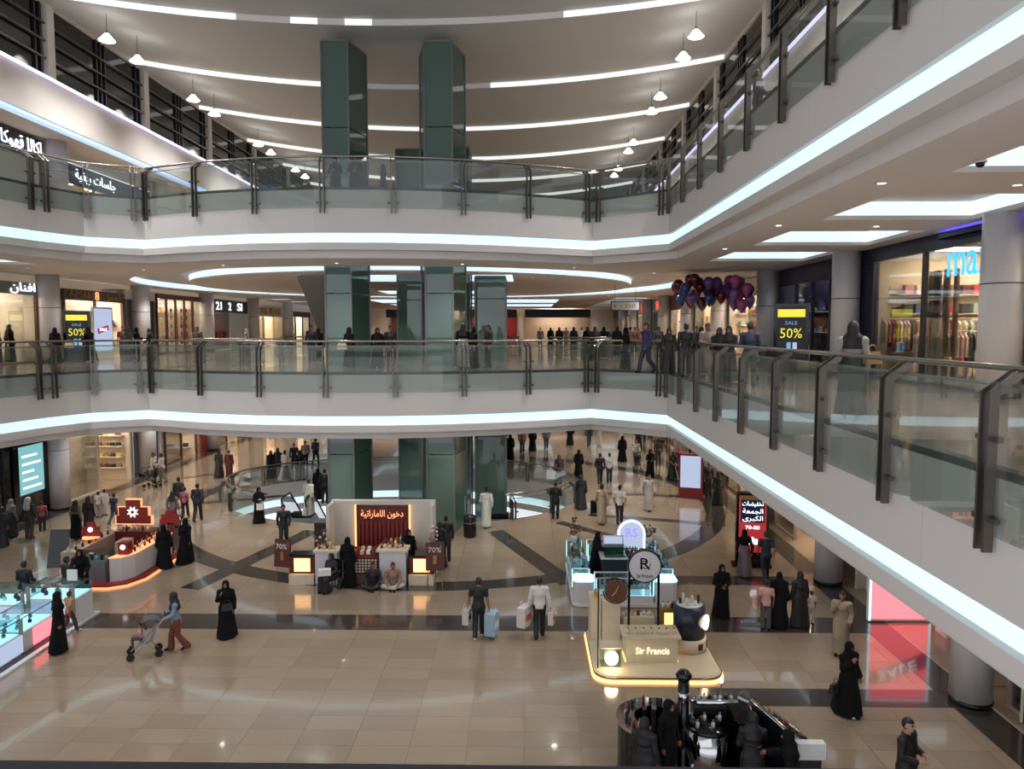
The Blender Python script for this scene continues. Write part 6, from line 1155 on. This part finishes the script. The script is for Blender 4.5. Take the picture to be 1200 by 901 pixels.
# first gallery
r = Q(998, 13.3, 150, 'woman in a grey shawl and long dark skirt with a bag on the right gallery', 'stand', 'skirt', 1.68, top='#8f8a86', low='#2b3734', scarf='#0f0e10'); bag(2, r.location.x + .3, r.location.y - .1, Z1 + .95, 'brown shoulder bag of the woman in the grey shawl', 'bags carried by walkers', .4, .9)
Q(757, 26.6, -60, 'man in a purple shirt striding along the gallery bridge', 'walk', 'man', 1.76, top='#332a55', low='#20233a'); Q(733, 29, 90, 'woman in black at the gallery corner behind the man in purple', 'stand', 'abaya', 1.6, top='black')
for k, (px, Y, c, kit, lab, h) in enumerate([(783, 26.5, '#17161a', 'abaya', 'woman in black sitting group right of the man in purple', 1.58), (803, 24.5, '#15151c', 'man', 'man in black with his back to the rail', 1.74), (821, 27.5, '#201d22', 'abaya', 'woman in a dark abaya left of the balloon seller', 1.62), (828, 24.5, '#8a7a72', 'thobe', 'balloon seller in a beige robe under the balloons', 1.74), (842, 23.0, '#121116', 'abaya', 'woman in black bending over a stroller under the balloons', 1.6), (853, 22.4, '#1a181c', 'abaya', 'second woman in black beside the stroller under the balloons', 1.64), (878, 20.2, '#1f2a3f', 'man', 'man in a navy jacket leaning on the right rail', 1.74)]):
    Q(px, Y, (0, 175, 30, 10, -20, -30, 160)[k], lab, ('stand', 'stand', 'stand', 'hold', 'push', 'hold', 'hold')[k], kit, h, top=c, low='#3f4148', scarf=None)
stroller(7.3, 22.4, Z1, .3, 'black stroller beside the women under the balloons', '#141416', '#141416')
for k, (px, Y, c, kit) in enumerate([(633, 62, '#3a2a2a', 'man'), (645, 66, 'black', 'abaya'), (655, 58, 'black', 'abaya'), (663, 64, '#5a5058', 'man'), (672, 55, 'black', 'abaya'), (681, 58, '#b0a8a0', 'thobe'), (688, 46, 'black', 'abaya'), (697, 40, '#131217', 'abaya'), (707, 41, 'black', 'abaya'), (716, 48, '#1d1b20', 'man'), (723, 44, 'black', 'abaya'), (738, 46, '#6a3a34', 'man'), (743, 50, '#4a3a3c', 'man'), (748, 54, '#7a4a44', 'woman'), (771, 40, '#2a2030', 'woman'), (815, 36, '#2a2a30', 'man')]):
    Q(px, Y, 180 if k % 3 else 0, 'far gallery shopper %s, %s from the left of its group' % (('in dark brown', 'in black', 'in a long black abaya', 'in grey', 'in a black robe', 'in a pale robe', 'in black by the hanging sign', 'in dark clothes', 'in a black abaya', 'in a dark shirt', 'in black', 'in red brown', 'in dark plum', 'in a rust top', 'in violet', 'in dark grey')[k], (ORD + 'tenth eleventh twelfth thirteenth fourteenth fifteenth sixteenth'.split())[k].replace('nearest', 'first')), 'walk' if k % 2 else 'stand', kit, 1.7, top=c, low='#2a2a30')
Q(410, 30.4, 150, 'woman in black carrying a white bag on the gallery bridge', 'stand', 'abaya', 1.62, top='black'); bag(3, -7.35, 30.1, Z1 + .75, 'white bag of the woman in black on the gallery bridge', 'bags carried by walkers', 0, 1.0)
Q(443, 30.2, 20, 'woman in a black abaya and white shoes on the gallery bridge', 'walk', 'abaya', 1.6, top='black', shoe='white'); Q(458, 31, 0, 'man in black beside the woman with white shoes on the bridge', 'stand', 'man', 1.7, top='#16161a', low='#1a1a1f'); Q(543, 29.6, 170, 'tall man in black leading the group on the gallery bridge', 'stand', 'skirt', 1.78, top='black', low='#9a938c', scarf='#151314'); Q(555, 30.0, -60, 'woman in black in the middle of the group on the bridge', 'stand', 'abaya', 1.64, top='black'); Q(572, 30.2, -60, 'man in black at the right of the group on the bridge', 'stand', 'man', 1.72, top='#121217', low='#131318')
Q(67, 35.0, 180, 'woman in a black abaya with a white bag before the gold-lettered shop', 'stand', 'abaya', 1.62, top='black'); bag(3, -21.25, 34.7, Z1 + .7, 'white bag of the woman before the gold-lettered shop', 'bags carried by walkers', .5, 1.0); Q(107, 35.5, -110, 'woman in a wide black abaya bending by the yellow discount stand', 'push', 'abaya', 1.64, top='black', shoe='white')
Q(146, 37.5, 10, 'person in a red shirt before the grey service wall on the gallery', 'stand', 'tee', 1.7, top='#6a1f26', low='#1d1d22'); Q(151, 35.5, 170, 'woman in black with a beige bag on the left of the gallery', 'stand', 'abaya', 1.6, top='#151316'); Q(162, 36, 100, 'woman in a black abaya facing right on the left gallery', 'hold', 'abaya', 1.64, top='black'); Q(179, 38, -90, 'woman in black facing left before the glazed perfume shop', 'reach', 'abaya', 1.58, top='#131114'); Q(233, 40, 0, 'man in a brown jacket before the glazed perfume shop', 'stand', 'man', 1.68, top='#4a3c38', low='#26262c')
Q(291, 41, 90, 'woman in a white shawl at the end of the left gallery', 'stand', 'skirt', 1.6, top='#9d9894', low='#2a282c', scarf='#b5b0aa'); Q(366, 36, 0, 'man in black near the gallery escalator', 'stand', 'man', 1.74, top='#141418', low='#17171c'); Q(374, 38, 180, 'woman in black near the gallery escalator', 'stand', 'abaya', 1.6, top='black')
person(13.2, 20.6, Z1, -60, 'man in an orange vest kneeling in the blue-lettered shop', 'chair', 'tee', 1.7, top='#b98a5a', low='#1d1d22'); person(14.5, 21.0, Z1, 150, 'woman in black shopping in the blue-lettered shop', 'stand', 'abaya', 1.62, top='black'); person(13.9, 19.9, Z1, 100, 'man in a white shirt shopping in the blue-lettered shop', 'reach', 'man', 1.7, top='#c5c0ba', low='#3a3a42'); 
# second gallery
Q(397, 29.6, 0, 'woman in black looking over the second gallery rail, left of two', 'hold', 'abaya', 1.6, Z2, top='black'); Q(420, 29.4, 10, 'woman in black looking over the second gallery rail, right of two', 'hold', 'abaya', 1.62, Z2, top='black'); Q(452, 30.4, -90, 'woman in black farther back on the second gallery bridge', 'stand', 'abaya', 1.5, Z2, top='#121014')
person(6.1, 20.3, Z2, 90, 'man in dark clothes leaning on the right rail of the second gallery', 'hold', 'man', 1.72, top='#2a2628', low='#1d1d22')
